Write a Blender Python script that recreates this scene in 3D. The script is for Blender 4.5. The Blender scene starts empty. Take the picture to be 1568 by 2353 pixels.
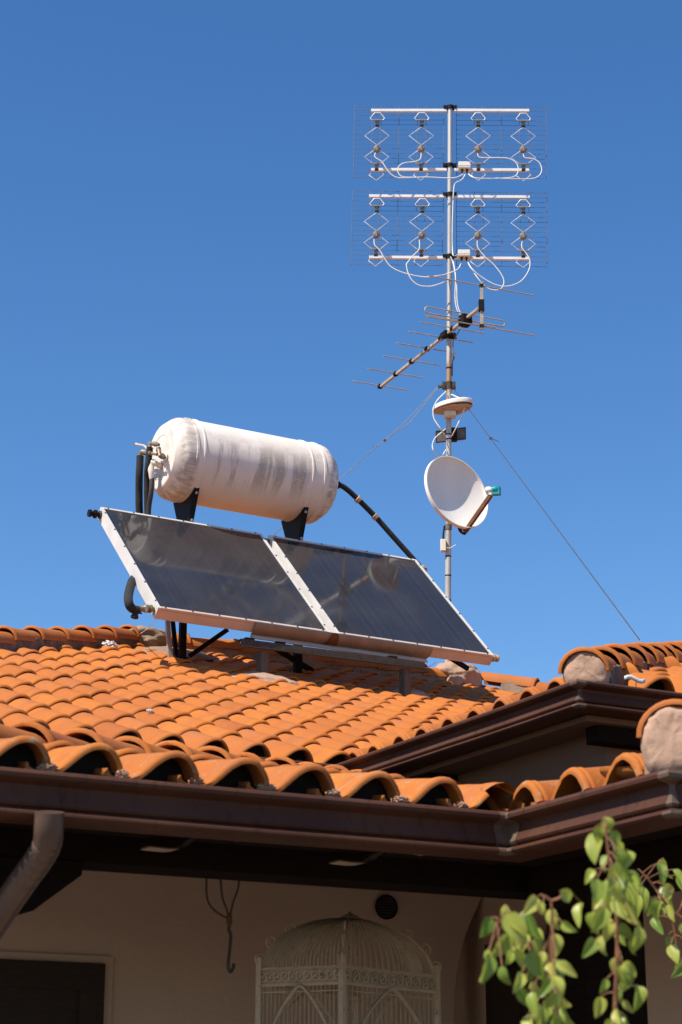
import bpy, bmesh, math, random
from math import sin, cos, pi, radians, sqrt, atan2, tan
from mathutils import Vector, Matrix, noise
random.seed(7)
C = bpy.context.scene.collection
SC = bpy.context.scene

# ------------------------------------------------------------------ camera, sky, sun, exposure
PITCH = radians(17.8)
EYE = Vector((0, 0, 1.6))
cd = bpy.data.cameras.new('camera'); cam = bpy.data.objects.new('camera', cd); C.objects.link(cam)
cam.location = EYE; cam.rotation_euler = (pi/2 + PITCH, 0, 0)
cd.sensor_fit = 'VERTICAL'; cd.sensor_height = 36; cd.lens = 4600/2353*36
cd.clip_start = .1; cd.clip_end = 6000
cd.dof.use_dof = True; cd.dof.focus_distance = 14.6; cd.dof.aperture_fstop = 8
SC.camera = cam
_u = Vector((sin(radians(62)), cos(radians(62)), 0)); _n = Vector((cos(radians(62)), -sin(radians(62)), 0))
SUN = (-_u*.74 + _n*.16 + Vector((0, 0, 1))).normalized()       # towards the sun
w = bpy.data.worlds.new('World'); SC.world = w; w.use_nodes = True
nt = w.node_tree; bg = nt.nodes['Background']
sky = nt.nodes.new('ShaderNodeTexSky'); sky.sky_type = 'NISHITA'; sky.sun_disc = False
sky.sun_elevation = math.asin(SUN.z); sky.sun_rotation = atan2(SUN.x, SUN.y)
sky.altitude = 300; sky.air_density = 1.0; sky.dust_density = .35; sky.ozone_density = 3.0
hs = nt.nodes.new('ShaderNodeHueSaturation'); hs.inputs['Saturation'].default_value = 1.26; hs.inputs['Hue'].default_value = .504
nt.links.new(sky.outputs[0], hs.inputs['Color']); nt.links.new(hs.outputs[0], bg.inputs[0]); bg.inputs[1].default_value = .116
sl = bpy.data.lights.new('sun', 'SUN'); so = bpy.data.objects.new('sun', sl); C.objects.link(so)
sl.energy = 5.0; sl.angle = radians(.5); sl.color = (1, .91, .78)
so.rotation_euler = SUN.to_track_quat('Z', 'Y').to_euler()
SC.view_settings.view_transform = 'Standard'; SC.view_settings.look = 'None'
SC.view_settings.exposure = .46; SC.view_settings.gamma = 1
SC.render.engine = 'CYCLES'
SC.cycles.max_bounces = 8; SC.cycles.diffuse_bounces = 5

# ------------------------------------------------------------------ frames and helpers
AZ = radians(62)
U = Vector((sin(AZ), cos(AZ), 0)); N = Vector((cos(AZ), -sin(AZ), 0)); Z = Vector((0, 0, 1))
def W(a, b, z): return U*a + N*b + Z*z                       # house axes -> world
K = 1/1.22449
FW = Vector((0, cos(PITCH), sin(PITCH))); UP = Vector((0, -sin(PITCH), cos(PITCH)))
def ray(x, y): return Vector((1, 0, 0))*(x*K-784)/4600 + FW + UP*(1176.5-y*K)/4600
def hit(x, y, p0, n):                                        # sight line met with a real plane
    r = ray(x, y); return EYE + r*((p0-EYE).dot(n)/r.dot(n))
def hb(x, y, b): return hit(x, y, N*b, N)
def hy(x, y, Y): return hit(x, y, Vector((0, Y, 0)), Vector((0, 1, 0)))
def at(x, y, d): return EYE + ray(x, y)*d
def px(p):
    d = p-EYE; k = d.dot(FW); return (784+4600*d.x/k)/K, (1176.5-4600*d.dot(UP)/k)/K, k

WORLD = {}
def put(o, parent=None, M=None):
    C.objects.link(o)
    M = M or Matrix.Identity(4)
    if parent is not None:
        o.parent = parent; o.matrix_parent_inverse = WORLD[parent.name].inverted()
    o.matrix_basis = M
    WORLD[o.name] = M.copy()
    return o
def tag(o, label=None, cat=None, group=None, kind=None):
    if label: o['label'] = label
    if cat: o['category'] = cat
    if group: o['group'] = group
    if kind: o['kind'] = kind
    return o
def thing(name, label, cat, loc=(0, 0, 0), group=None):
    o = bpy.data.objects.new(name, None); o.empty_display_size = .1
    put(o, None, Matrix.Translation(Vector(loc)))
    return tag(o, label, cat, group)

class MB:
    def __init__(s): s.v = []; s.f = []
    def add(s, vs, fs):
        o = len(s.v); s.v += [tuple(p) for p in vs]; s.f += [tuple(o+i for i in f) for f in fs]
    def box(s, c, ax, ay, az):                                # half-extent vectors
        c = Vector(c)
        vs = [c+ax*i+ay*j+az*k for k in (-1, 1) for j in (-1, 1) for i in (-1, 1)]
        s.add(vs, [(0,2,3,1),(4,5,7,6),(0,1,5,4),(2,6,7,3),(0,4,6,2),(1,3,7,5)])
    def abz(s, a0, a1, b0, b1, z0, z1):                       # box along the house axes
        s.box(W((a0+a1)/2, (b0+b1)/2, (z0+z1)/2), U*(a1-a0)/2, N*(b1-b0)/2, Z*(z1-z0)/2)
    def bar(s, p, q, wd, ht, up=Z):
        p, q = Vector(p), Vector(q); d = q-p; L = d.length; d = d/L
        x = d.cross(up); x = x.normalized() if x.length > 1e-4 else d.orthogonal().normalized()
        y = x.cross(d)
        s.box((p+q)/2, x*wd/2, d*L/2, y*ht/2)
    def tube(s, pts, r, n=8, cap=True):
        pts = [Vector(p) for p in pts]; m = len(pts)
        rs = r if isinstance(r, (list, tuple)) else [r]*m
        t = (pts[1]-pts[0]).normalized(); x = t.orthogonal().normalized()
        vs = []
        for i, p in enumerate(pts):
            t = (pts[min(i+1, m-1)]-pts[max(i-1, 0)]).normalized()
            x = (x-t*x.dot(t)); x = x.normalized() if x.length > 1e-6 else t.orthogonal().normalized()
            y = t.cross(x)
            vs += [p+(x*cos(2*pi*k/n)+y*sin(2*pi*k/n))*rs[i] for k in range(n)]
        fs = [(i*n+k, i*n+(k+1) % n, (i+1)*n+(k+1) % n, (i+1)*n+k) for i in range(m-1) for k in range(n)]
        if cap: fs += [tuple(range(n))[::-1], tuple((m-1)*n+k for k in range(n))]
        s.add(vs, fs)
    def lathe(s, o, ax, prof, n=24, cap=True):
        o, ax = Vector(o), Vector(ax).normalized(); x = ax.orthogonal().normalized(); y = ax.cross(x)
        vs = [o+ax*t+(x*cos(2*pi*k/n)+y*sin(2*pi*k/n))*r for t, r in prof for k in range(n)]
        m = len(prof)
        fs = [(i*n+k, i*n+(k+1) % n, (i+1)*n+(k+1) % n, (i+1)*n+k) for i in range(m-1) for k in range(n)]
        if cap: fs += [tuple(range(n))[::-1], tuple((m-1)*n+k for k in range(n))]
        s.add(vs, fs)
    def prism(s, poly, ext):
        n = len(poly); poly = [Vector(p) for p in poly]; ext = Vector(ext)
        s.add(poly+[p+ext for p in poly], [tuple(range(n))[::-1], tuple(range(n, 2*n))] +
              [(i, (i+1) % n, n+(i+1) % n, n+i) for i in range(n)])
    def grid(s, fn, nu, nv):
        vs = [fn(i/nu, j/nv) for j in range(nv+1) for i in range(nu+1)]
        s.add(vs, [(j*(nu+1)+i, j*(nu+1)+i+1, (j+1)*(nu+1)+i+1, (j+1)*(nu+1)+i) for j in range(nv) for i in range(nu)])
    def torus(s, c, ax, R, r, n=14, m=6):
        ax = Vector(ax).normalized(); x = ax.orthogonal().normalized(); y = ax.cross(x)
        s.tube([Vector(c)+(x*cos(2*pi*k/n)+y*sin(2*pi*k/n))*R for k in range(n+1)], r, m, False)
    def mesh(s, name, smooth=None, normals=True):
        me = bpy.data.meshes.new(name); me.from_pydata(s.v, [], s.f)
        if normals:
            bm = bmesh.new(); bm.from_mesh(me); bmesh.ops.recalc_face_normals(bm, faces=bm.faces); bm.to_mesh(me); bm.free()
        if smooth is not None:
            me.polygons.foreach_set('use_smooth', [True]*len(me.polygons))
            me.set_sharp_from_angle(angle=radians(smooth))
        me.update(); return me
    def build(s, name, mat, parent=None, smooth=None, M=None, normals=True):
        me = s.mesh(name, smooth, normals); me.materials.append(mat)
        return put(bpy.data.objects.new(name, me), parent, M)

def spline(P, n=8):
    P = [Vector(p) for p in P]; out = []
    for i in range(len(P)-1):
        a, b, c, d = P[max(i-1, 0)], P[i], P[i+1], P[min(i+2, len(P)-1)]
        for k in range(n):
            t = k/n
            out.append(.5*((2*b)+(c-a)*t+(2*a-5*b+4*c-d)*t*t+(3*b-a-3*c+d)*t**3))
    return out+[P[-1]]

# ------------------------------------------------------------------ materials
def new_mat(name):
    m = bpy.data.materials.new(name); m.use_nodes = True
    t = m.node_tree; return m, t, t.nodes['Principled BSDF']
def nd(t, typ, **kw):
    n = t.nodes.new(typ)
    for k, v in kw.items(): setattr(n, k, v)
    return n
def coords(t, perobj=False, scale=(1, 1, 1)):
    tc = nd(t, 'ShaderNodeTexCoord'); mp = nd(t, 'ShaderNodeMapping'); mp.inputs['Scale'].default_value = scale
    t.links.new(tc.outputs['Object'], mp.inputs[0])
    if perobj:
        oi = nd(t, 'ShaderNodeObjectInfo'); vm = nd(t, 'ShaderNodeMath', operation='MULTIPLY'); vm.inputs[1].default_value = 97
        t.links.new(oi.outputs['Random'], vm.inputs[0])
        cb = nd(t, 'ShaderNodeCombineXYZ')
        for i in range(3): t.links.new(vm.outputs[0], cb.inputs[i])
        t.links.new(cb.outputs[0], mp.inputs['Location'])
    return mp.outputs[0]
def noi(t, vec, scale, detail=4, rough=.55):
    n = nd(t, 'ShaderNodeTexNoise'); n.inputs['Scale'].default_value = scale; n.inputs['Detail'].default_value = detail
    n.inputs['Roughness'].default_value = rough
    t.links.new(vec, n.inputs['Vector']); return n.outputs['Fac']
def ramp(t, fac, a, b, inv=False):
    m = nd(t, 'ShaderNodeMapRange', interpolation_type='SMOOTHSTEP'); m.inputs[1].default_value = a; m.inputs[2].default_value = b
    if inv: m.inputs[3].default_value = 1; m.inputs[4].default_value = 0
    t.links.new(fac, m.inputs[0]); return m.outputs[0]
def mix(t, fac, c1, c2, mode='MIX'):
    m = nd(t, 'ShaderNodeMix', data_type='RGBA', blend_type=mode)
    for sock, v in ((m.inputs[0], fac), (m.inputs[6], c1), (m.inputs[7], c2)):
        if hasattr(v, 'is_output'): t.links.new(v, sock)
        elif isinstance(v, (int, float)): sock.default_value = v
        else: sock.default_value = (*v, 1)
    return m.outputs[2]
def mul(t, a, b):
    m = nd(t, 'ShaderNodeMath', operation='MULTIPLY')
    for s_, v in zip(m.inputs, (a, b)):
        if hasattr(v, 'is_output'): t.links.new(v, s_)
        else: s_.default_value = v
    return m.outputs[0]
def bump(t, bsdf, h, strength, dist=.01):
    b = nd(t, 'ShaderNodeBump'); b.inputs['Strength'].default_value = strength; b.inputs['Distance'].default_value = dist
    t.links.new(h, b.inputs['Height']); t.links.new(b.outputs[0], bsdf.inputs['Normal'])
def pmat(name, c1, c2, scale=8, rough=.6, metal=0, c3=None, s3=20, t3=(.58, .7), bmp=.2, bdist=.005, perobj=False, stretch=(1, 1, 1), spec=.4):
    m, t, p = new_mat(name); v = coords(t, perobj, stretch)
    n1 = noi(t, v, scale); col = mix(t, ramp(t, n1, .3, .7), c1, c2)
    n2 = noi(t, v, s3, 6, .65)
    if c3: col = mix(t, ramp(t, n2, *t3), col, c3)
    t.links.new(col, p.inputs['Base Color'])
    p.inputs['Roughness'].default_value = rough; p.inputs['Metallic'].default_value = metal
    p.inputs['Specular IOR Level'].default_value = spec
    if bmp: bump(t, p, n2, bmp, bdist)
    return m

def tile_mat(name, dirt=.67, pale=None):
    m, t, p = new_mat(name); v = coords(t, True)
    oi = nd(t, 'ShaderNodeObjectInfo')
    cr = nd(t, 'ShaderNodeValToRGB'); t.links.new(oi.outputs['Random'], cr.inputs[0])
    e = cr.color_ramp.elements; e[0].position = 0; e[0].color = (.3101, .0853, .0163, 1); e[1].position = 1; e[1].color = (.4742, .1565, .0234, 1)
    for pos, c in ((.25, (.4378, .1327, .0189, 1)), (.55, (.4013, .1252, .0226, 1)), (.8, (.4560, .1422, .0198, 1))):
        q = e.new(pos); q.color = c
    n1 = noi(t, v, 7, 5); col = mix(t, ramp(t, n1, .35, .75), cr.outputs[0], (.3557, .1118, .0288))
    n2 = noi(t, v, 60, 5, .7); col = mix(t, mul(t, ramp(t, n2, .45, .75), .25), col, (.4925, .1896, .0451))
    n3 = noi(t, v, 22, 6, .7); col = mix(t, mul(t, ramp(t, n3, dirt, dirt+.09), .75), col, (.3101, .2560, .1624))
    n4 = noi(t, v, 3.1, 3); col = mix(t, mul(t, ramp(t, n4, .5, .72), .35), col, (.3648, .1422, .0677))
    if pale:
        n5 = noi(t, v, 5, 5, .65); col = mix(t, mul(t, ramp(t, n5, pale, pale+.16), .8), col, (.6019, .4456, .3428))
    t.links.new(col, p.inputs['Base Color']); p.inputs['Roughness'].default_value = .78; p.inputs['Specular IOR Level'].default_value = .25
    bump(t, p, n2, .25, .003)
    return m
M_TILE = tile_mat('terracotta'); M_PALE = tile_mat('terracotta_limed', .7, .50); M_OLD = tile_mat('terracotta_mossy', .56, .66)
M_MORT = pmat('mortar', (.32, .225, .165), (.24, .175, .13), 9, .95, c3=(.16, .125, .09), s3=34, t3=(.5, .7), bmp=.8, bdist=.008)
M_MORTP = pmat('pink_mortar', (.45, .28, .195), (.36, .235, .165), 9, .95, c3=(.20, .14, .10), s3=26, t3=(.55, .75), bmp=.6, bdist=.006)
M_MORTD = pmat('weathered_mortar', (.17, .115, .085), (.09, .065, .05), 6, .95, c3=(.32, .25, .19), s3=18, t3=(.58, .72), bmp=.9, bdist=.02, stretch=(1, 1, .5))
M_GUT = pmat('brown_gutter', (.095, .042, .026), (.072, .032, .021), 3, .48, c3=(.035, .020, .014), s3=34, t3=(.52, .78), bmp=.12, bdist=.004, stretch=(1, 1, .13), spec=.13)
M_SPOUT = pmat('faded_brown_spout', (.115, .068, .05), (.09, .055, .042), 6, .28, c3=(.15, .105, .08), s3=18, t3=(.6, .8), bmp=.1, spec=.6)
M_GUTD = pmat('stained_gutter', (.10, .055, .038), (.135, .095, .066), 18, .6, c3=(.05, .035, .025), s3=22, bmp=.3)
M_WOOD = pmat('dark_wood', (.012, .007, .0045), (.008, .005, .0035), 12, .85, c3=(.02, .012, .007), s3=30, bmp=.2, stretch=(1, 1, 6), spec=.08)
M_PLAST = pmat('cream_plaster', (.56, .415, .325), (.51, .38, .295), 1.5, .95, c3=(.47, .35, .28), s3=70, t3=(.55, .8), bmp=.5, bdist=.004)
M_ARCH = pmat('beige_plaster', (.38, .28, .215), (.34, .25, .19), 1.5, .95, c3=(.29, .21, .16), s3=70, t3=(.55, .8), bmp=.5, bdist=.004)
M_WALL2 = pmat('shade_brown_plaster', (.16, .092, .060), (.14, .082, .054), 2, .95, c3=(.12, .07, .047), s3=60, t3=(.55, .8), bmp=.5, bdist=.004)  # darker copy of the cream wall, shade under the wing eave put into the colour
M_WHITE = pmat('white_metal', (.62, .60, .57), (.55, .53, .50), 6, .45, c3=(.36, .30, .25), s3=25, t3=(.66, .8), bmp=.05)
M_LIP = pmat('dull_aluminium', (.55, .46, .41), (.48, .40, .35), 7, .45, .0, c3=(.33, .22, .15), s3=20, t3=(.62, .8), bmp=.05)
M_TRAY = pmat('weathered_tray', (.24, .195, .15), (.19, .15, .115), 9, .55, c3=(.30, .18, .10), s3=14, t3=(.6, .78), bmp=.1, stretch=(1, 1, .3))
M_RUST = pmat('rust', (.16, .06, .022), (.09, .04, .02), 20, .85, c3=(.26, .10, .03), s3=40, bmp=.3)
M_STEEL = pmat('grey_steel', (.068, .050, .036), (.045, .034, .026), 25, .8, 0, c3=(.22, .12, .07), s3=45, t3=(.6, .75), bmp=.25, bdist=.002)
M_POST = pmat('brown_steel', (.11, .083, .060), (.08, .060, .045), 25, .8, 0, c3=(.14, .075, .04), s3=40, t3=(.6, .75), bmp=.2, bdist=.002)
M_BLACK = pmat('black_paint', (.009, .008, .008), (.014, .012, .011), 14, .6, c3=(.035, .024, .017), s3=40, t3=(.64, .8), bmp=.1, spec=.12)
M_FOAM = pmat('black_foam', (.016, .016, .018), (.026, .025, .026), 40, .9, c3=(.045, .043, .045), s3=120, bmp=.7, bdist=.004)
M_GALV = pmat('galvanised_steel', (.48, .47, .45), (.38, .37, .355), 12, .45, .35, c3=(.28, .25, .22), s3=30, t3=(.6, .75), bmp=.08, stretch=(1, 1, .3))
M_ALU = pmat('aluminium', (.80, .80, .80), (.73, .73, .73), 10, .4, .1, bmp=0)
M_BRASS = pmat('tarnished_brass', (.30, .24, .17), (.20, .165, .12), 30, .5, .5, c3=(.40, .36, .30), s3=50, bmp=.2)
M_BRONZE = pmat('weathered_alloy', (.50, .40, .29), (.38, .31, .23), 14, .45, .15, c3=(.15, .12, .10), s3=40, bmp=.1)
M_WIRE = pmat('grid_wire', (.16, .17, .19), (.12, .125, .14), 20, .5, .4, bmp=0)
M_CABLE = pmat('white_cable', (.78, .75, .70), (.70, .67, .62), 20, .5, bmp=0)
M_PLASTIC = pmat('ivory_plastic', (.78, .74, .66), (.72, .67, .58), 6, .45, c3=(.5, .42, .33), s3=20, t3=(.66, .8), bmp=.03)
M_DARKP = pmat('dark_plastic', (.05, .043, .04), (.032, .029, .028), 20, .55, bmp=.1)
M_GREYP = pmat('grey_plastic', (.17, .155, .14), (.12, .11, .10), 25, .6, bmp=.1)
M_GREYB = pmat('grey_bakelite', (.27, .235, .20), (.20, .175, .15), 25, .6, bmp=.1)
M_TAN = pmat('reflect_tan_underside', (.50, .36, .27), (.40, .29, .22), 9, .5, c3=(.62, .50, .40), s3=16, bmp=.05, stretch=(.4, 1, 1))  # brown reflected from below put into the hull's own colour
M_DISH = pmat('dish_paint', (.82, .78, .72), (.77, .73, .67), 5, .55, c3=(.66, .61, .55), s3=11, t3=(.58, .85), bmp=.03, stretch=(1, 1, .25))
M_TEAL = pmat('teal_plastic', (.0, .26, .27), (.0, .20, .22), 20, .4, bmp=0)
M_CAGE = pmat('cage_iron', (.54, .43, .31), (.45, .355, .25), 14, .7, c3=(.15, .11, .08), s3=40, bmp=.2)
M_SHUT = pmat('shutter_wood', (.030, .018, .012), (.02, .012, .008), 10, .7, bmp=.2, stretch=(1, 1, 8))
M_STEM = pmat('red_stem', (.30, .12, .06), (.22, .11, .05), 30, .6, bmp=.1)
M_GROUND = pmat('earth', (.17, .125, .09), (.14, .105, .075), 1.2, .95, c3=(.06, .055, .035), s3=8, bmp=.3)
M_DECK = pmat('roof_boards', (.022, .013, .008), (.015, .009, .006), 6, .9, bmp=.2)
M_WOODR = pmat('red_boards', (.16, .07, .04), (.12, .055, .03), 6, .7, bmp=.1)
M_FOIL = pmat('crumpled_plastic', (.75, .74, .72), (.62, .62, .62), 60, .3, bmp=.5)

def leaf_mat():
    m, t, p = new_mat('leaf'); v = coords(t, True); oi = nd(t, 'ShaderNodeObjectInfo')
    cr = nd(t, 'ShaderNodeValToRGB'); t.links.new(oi.outputs['Random'], cr.inputs[0]); e = cr.color_ramp.elements
    e[0].color = (.15, .25, .03, 1); e[1].color = (.58, .56, .12, 1); q = e.new(.5); q.color = (.36, .43, .06, 1)
    n = noi(t, v, 30, 4); col = mix(t, mul(t, ramp(t, n, .4, .8), .5), cr.outputs[0], (.30, .36, .09))
    t.links.new(col, p.inputs['Base Color']); p.inputs['Roughness'].default_value = .38; p.inputs['Specular IOR Level'].default_value = .5
    tr = nd(t, 'ShaderNodeBsdfTranslucent'); t.links.new(col, tr.inputs[0])
    ms = nd(t, 'ShaderNodeMixShader'); ms.inputs[0].default_value = .4
    t.links.new(p.outputs[0], ms.inputs[1]); t.links.new(tr.outputs[0], ms.inputs[2])
    t.links.new(ms.outputs[0], t.nodes['Material Output'].inputs[0]); return m
M_LEAF = leaf_mat()

def glass_mat():
    m, t, p = new_mat('collector_glass'); v = coords(t, False, (1, 1, 1))
    tc = nd(t, 'ShaderNodeTexCoord'); dt = nd(t, 'ShaderNodeVectorMath', operation='DOT_PRODUCT'); dt.inputs[1].default_value = (sin(radians(60))*26, cos(radians(60))*26, 0)
    t.links.new(tc.outputs['Object'], dt.inputs[0]); cx = nd(t, 'ShaderNodeCombineXYZ'); t.links.new(dt.outputs['Value'], cx.inputs[0])
    n1 = noi(t, cx.outputs[0], 1, 4, .7); n2 = noi(t, v, 2.2, 5); n3 = noi(t, v, 160, 2)
    col = mix(t, ramp(t, n1, .3, .7), (.022, .022, .026), (.034, .034, .039))
    dust = ramp(t, n2, .35, .75)
    col = mix(t, mul(t, dust, .10), col, (.15, .125, .105))
    col = mix(t, mul(t, ramp(t, n3, .77, .80), .6), col, (.5, .47, .42))
    t.links.new(col, p.inputs['Base Color'])
    r = nd(t, 'ShaderNodeMapRange'); t.links.new(dust, r.inputs[0]); r.inputs[3].default_value = .05; r.inputs[4].default_value = .08
    t.links.new(r.outputs[0], p.inputs['Roughness']); p.inputs['Specular IOR Level'].default_value = .30
    return m
M_GLASS = glass_mat()

def tank_mat():                                              # object space: x along the tank, z up
    m, t, p = new_mat('tank_paint'); v = coords(t)
    n0 = noi(t, v, 3, 4); col = mix(t, ramp(t, n0, .35, .7), (.80, .725, .65), (.73, .645, .565))
    tc = nd(t, 'ShaderNodeTexCoord'); sp = nd(t, 'ShaderNodeSeparateXYZ'); t.links.new(tc.outputs['Object'], sp.inputs[0])
    x, y, z = sp.outputs
    st = coords(t, False, (9.5, .6, 1.1)); ns = noi(t, st, 1.0, 5, .62)
    band = mul(t, ramp(t, z, -.30, -.12), ramp(t, z, .02, .16, True))
    span = mul(t, ramp(t, x, -.45, -.36), ramp(t, x, .38, .50, True))
    grit = noi(t, v, 55, 5, .7)
    mask = mul(t, mul(t, ramp(t, ns, .47, .58), mul(t, band, span)), ramp(t, grit, .26, .48))
    col = mix(t, mul(t, mask, .7), col, (.33, .27, .21))
    # grime round the shoulders of both end caps and a washed grey tide line
    shl = mul(t, ramp(t, x, -.735, -.68), ramp(t, x, -.585, -.55, True)); shr = mul(t, ramp(t, x, .60, .64), ramp(t, x, .74, .80, True))
    ad = nd(t, 'ShaderNodeMath', operation='ADD'); t.links.new(shl, ad.inputs[0]); t.links.new(shr, ad.inputs[1])
    n4 = noi(t, coords(t, False, (1, 6, 6)), 4, 6, .7)
    col = mix(t, mul(t, mul(t, ad.outputs[0], ramp(t, n4, .32, .66)), .75), col, (.27, .235, .20))
    tide = mul(t, mul(t, ramp(t, z, .0, .07), ramp(t, z, .14, .2, True)), ramp(t, noi(t, v, 9, 6, .7), .44, .60))
    col = mix(t, mul(t, tide, .5), col, (.52, .445, .375))
    t.links.new(col, p.inputs['Base Color']); p.inputs['Roughness'].default_value = .5
    bump(t, p, n0, .08, .01); return m
M_TANK = tank_mat()

def mast_mat():
    m, t, p = new_mat('mast_tube'); v = coords(t, False, (1, 1, .35))
    n = noi(t, v, 22, 5, .65); col = mix(t, ramp(t, n, .35, .7), (.50, .47, .43), (.38, .355, .325))
    tc = nd(t, 'ShaderNodeTexCoord'); sp = nd(t, 'ShaderNodeSeparateXYZ'); t.links.new(tc.outputs['Object'], sp.inputs[0])
    rz = mul(t, ramp(t, sp.outputs[2], 7.75, 8.0), ramp(t, sp.outputs[2], 8.55, 8.65, True))
    col = mix(t, mul(t, rz, ramp(t, noi(t, v, 14, 5), .38, .62)), col, (.34, .19, .10))
    t.links.new(col, p.inputs['Base Color']); p.inputs['Roughness'].default_value = .5; p.inputs['Metallic'].default_value = .2
    return m
M_MAST = mast_mat()

# ------------------------------------------------------------------ ground
g = MB(); g.grid(lambda i, j: Vector((-400+800*i, -400+800*j, 0)), 8, 8)
tag(g.build('ground', M_GROUND), 'brown garden ground around the house', kind='structure')

# ------------------------------------------------------------------ roof pieces
def shell(name, L, w0, w1, h0, h1, t=.013, n=14, lip=True, seed=0, broken=False):
    rnd = random.Random(seed)
    st = [(0, .93), (.003, .975), (.009, 1.015), (.016, 1.03), (.024, 1.02), (.030, .975), (.040, 1.0), (.050, .985), (.054, .955), (L*.5, .955*.5+.48*1), (L, 1.0)] if lip else [(0, 1), (L*.5, 1), (L, 1)]
    mb = MB(); vs = []
    wob = [rnd.uniform(-.0025, .0025) for _ in range(n+1)]
    ring = []
    for k, (y, s) in enumerate(st):
        f = y/L; wd = (w0*(1-f)+w1*f)/2*s; h = (h0*(1-f)+h1*f)*s
        row = []
        for i in range(n+1):
            a = pi*i/n; cut = 0
            if k == 0: cut = wob[i] + (rnd.uniform(0, .03) if broken and i > n*.55 else 0)
            row.append(Vector((wd*cos(a), y+cut, h*sin(a)+wob[(i*3+k) % (n+1)]*.4)))
        ring.append(row)
    inn = []
    for y in (0, L):
        f = y/L; wd = (w0*(1-f)+w1*f)/2-t; h = h0*(1-f)+h1*f-t
        inn.append([Vector((wd*cos(pi*i/n), y+(ring[0][i].y if y == 0 else 0), h*sin(pi*i/n))) for i in range(n+1)])
    allr = [inn[0]]+ring+[inn[1]]
    vs = [p for r in allr for p in r]; m = n+1; R = len(allr); fs = []
    for k in range(R-1):
        for i in range(n): fs.append((k*m+i, k*m+i+1, (k+1)*m+i+1, (k+1)*m+i))
    for i in range(n): fs.append(((R-1)*m+i, (R-1)*m+i+1, i+1, i))
    for k in range(R-1): pass
    fs.append(tuple(k*m for k in range(R))[::-1]); fs.append(tuple(k*m+n for k in range(R)))
    mb.add(vs, fs); return mb
def shell_mesh(name, mat, *a, **k):
    me = shell(name, *a, **k).mesh(name, 34); me.materials.append(mat); return me
SPROF = [(-.060, .024), (-.052, .025), (-.046, .012), (-.034, .004), (-.010, .0), (.008, .0), (.022, .003), (.040, .012), (.058, .026), (.075, .042), (.091, .057), (.107, .070), (.123, .081), (.139, .089), (.156, .094), (.172, .096), (.189, .094),
         (.206, .086), (.221, .072), (.233, .055), (.242, .038), (.247, .022)]
def s_tile(seed, L=.42, t=.012, broken=False, k=1.0):
    """interlocking clay tile: flat channel with an upturned edge, then the roll; x across, y up the slope"""
    rnd = random.Random(seed)
    P = [Vector((x, z*k)) for x, z in SPROF]; n = len(P); Nn = []
    for i in range(n):
        d = (P[min(i+1, n-1)]-P[max(i-1, 0)]).normalized(); Nn.append(Vector((-d.y, d.x)))
    wob = [rnd.uniform(-.002, .002) for _ in range(n)]
    st = [(0, -.0085), (.0025, -.0035), (.007, .0008), (.012, .0035), (.018, .0040), (.023, .0022), (.026, -.0012), (.030, .0014), (.038, .0026), (.044, .0010), (.048, -.0012), (L*.55, -.001), (L, -.004)]
    rows = []
    for y, o in st:
        row = []
        for i in range(n):
            cut = 0
            if y < .03:
                cut = wob[i]*.8
                if broken and 10 < i < 20: cut = .035+.05*abs(sin(i*2.3+seed))
            q = P[i]+Nn[i]*(o*min(1, P[i].y/.03) if i > 3 else 0)+Nn[i]*wob[(i*5+3) % n]*.25
            row.append(Vector((q.x-.171, y+cut, q.y)))
        rows.append(row)
    inn = []
    for y in (L, 0):
        inn.append([Vector((P[i].x-Nn[i].x*t-.171, y+(rows[0][i].y if y == 0 else 0), P[i].y-Nn[i].y*t)) for i in range(n)])
    A = rows+inn; R = len(A); mb = MB(); fs = []
    for r in range(R):
        r2 = (r+1) % R
        for i in range(n-1): fs.append((r*n+i, r*n+i+1, r2*n+i+1, r2*n+i))
    fs.append(tuple(r*n for r in range(R))[::-1]); fs.append(tuple(r*n+n-1 for r in range(R)))
    mb.add([p for r in A for p in r], fs); return mb
def s_mesh(name, mat, seed, **k):
    me = s_tile(seed, **k).mesh(name, 38); me.materials.append(mat); return me
COV = [s_mesh('roof_tile', M_TILE, i) for i in range(4)]
COVP = s_mesh('roof_tile_limed', M_PALE, 9)
COVO = [s_mesh('roof_tile_mossy', M_OLD, 20+i, k=1.0, t=.017) for i in range(3)]
COVB = s_mesh('roof_tile_broken', M_OLD, 31, broken=True)
HIP = [shell_mesh('ridge_tile', M_TILE, .50, .222, .188, .104, .090, t=.015, seed=40+i) for i in range(3)]
class Face:
    """a roof slope: hdir = horizontal way down the slope, p = base point of column 0, row 0"""
    def __init__(s, hdir, phi, liptop, e, across=.235):
        s.Y = (-hdir*cos(phi)+Z*sin(phi)); s.Zn = hdir*sin(phi)+Z*cos(phi); s.X = s.Y.cross(s.Zn)
        s.o = liptop - s.Zn*.119; s.e = e; s.w = across
    def at(s, i, j, up=0): return s.o + s.X*(s.w*i) + s.Y*(s.e*j) + s.Zn*up
    def mat(s, p, yaw=0, tilt=.026, roll=0):
        Y = (s.Y - s.Zn*tilt).normalized(); X = s.X; Zn = X.cross(Y)
        R = Matrix((X, Y, Zn)).transposed() @ (Matrix.Rotation(yaw, 3, 'Z') @ Matrix.Rotation(roll, 3, 'Y'))
        return Matrix.Translation(p) @ R.to_4x4()
    def z_at(s, p):                                          # height of the base plane above a plan point
        return s.o.z - ((p-s.o).x*s.Zn.x+(p-s.o).y*s.Zn.y)/s.Zn.z

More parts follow.
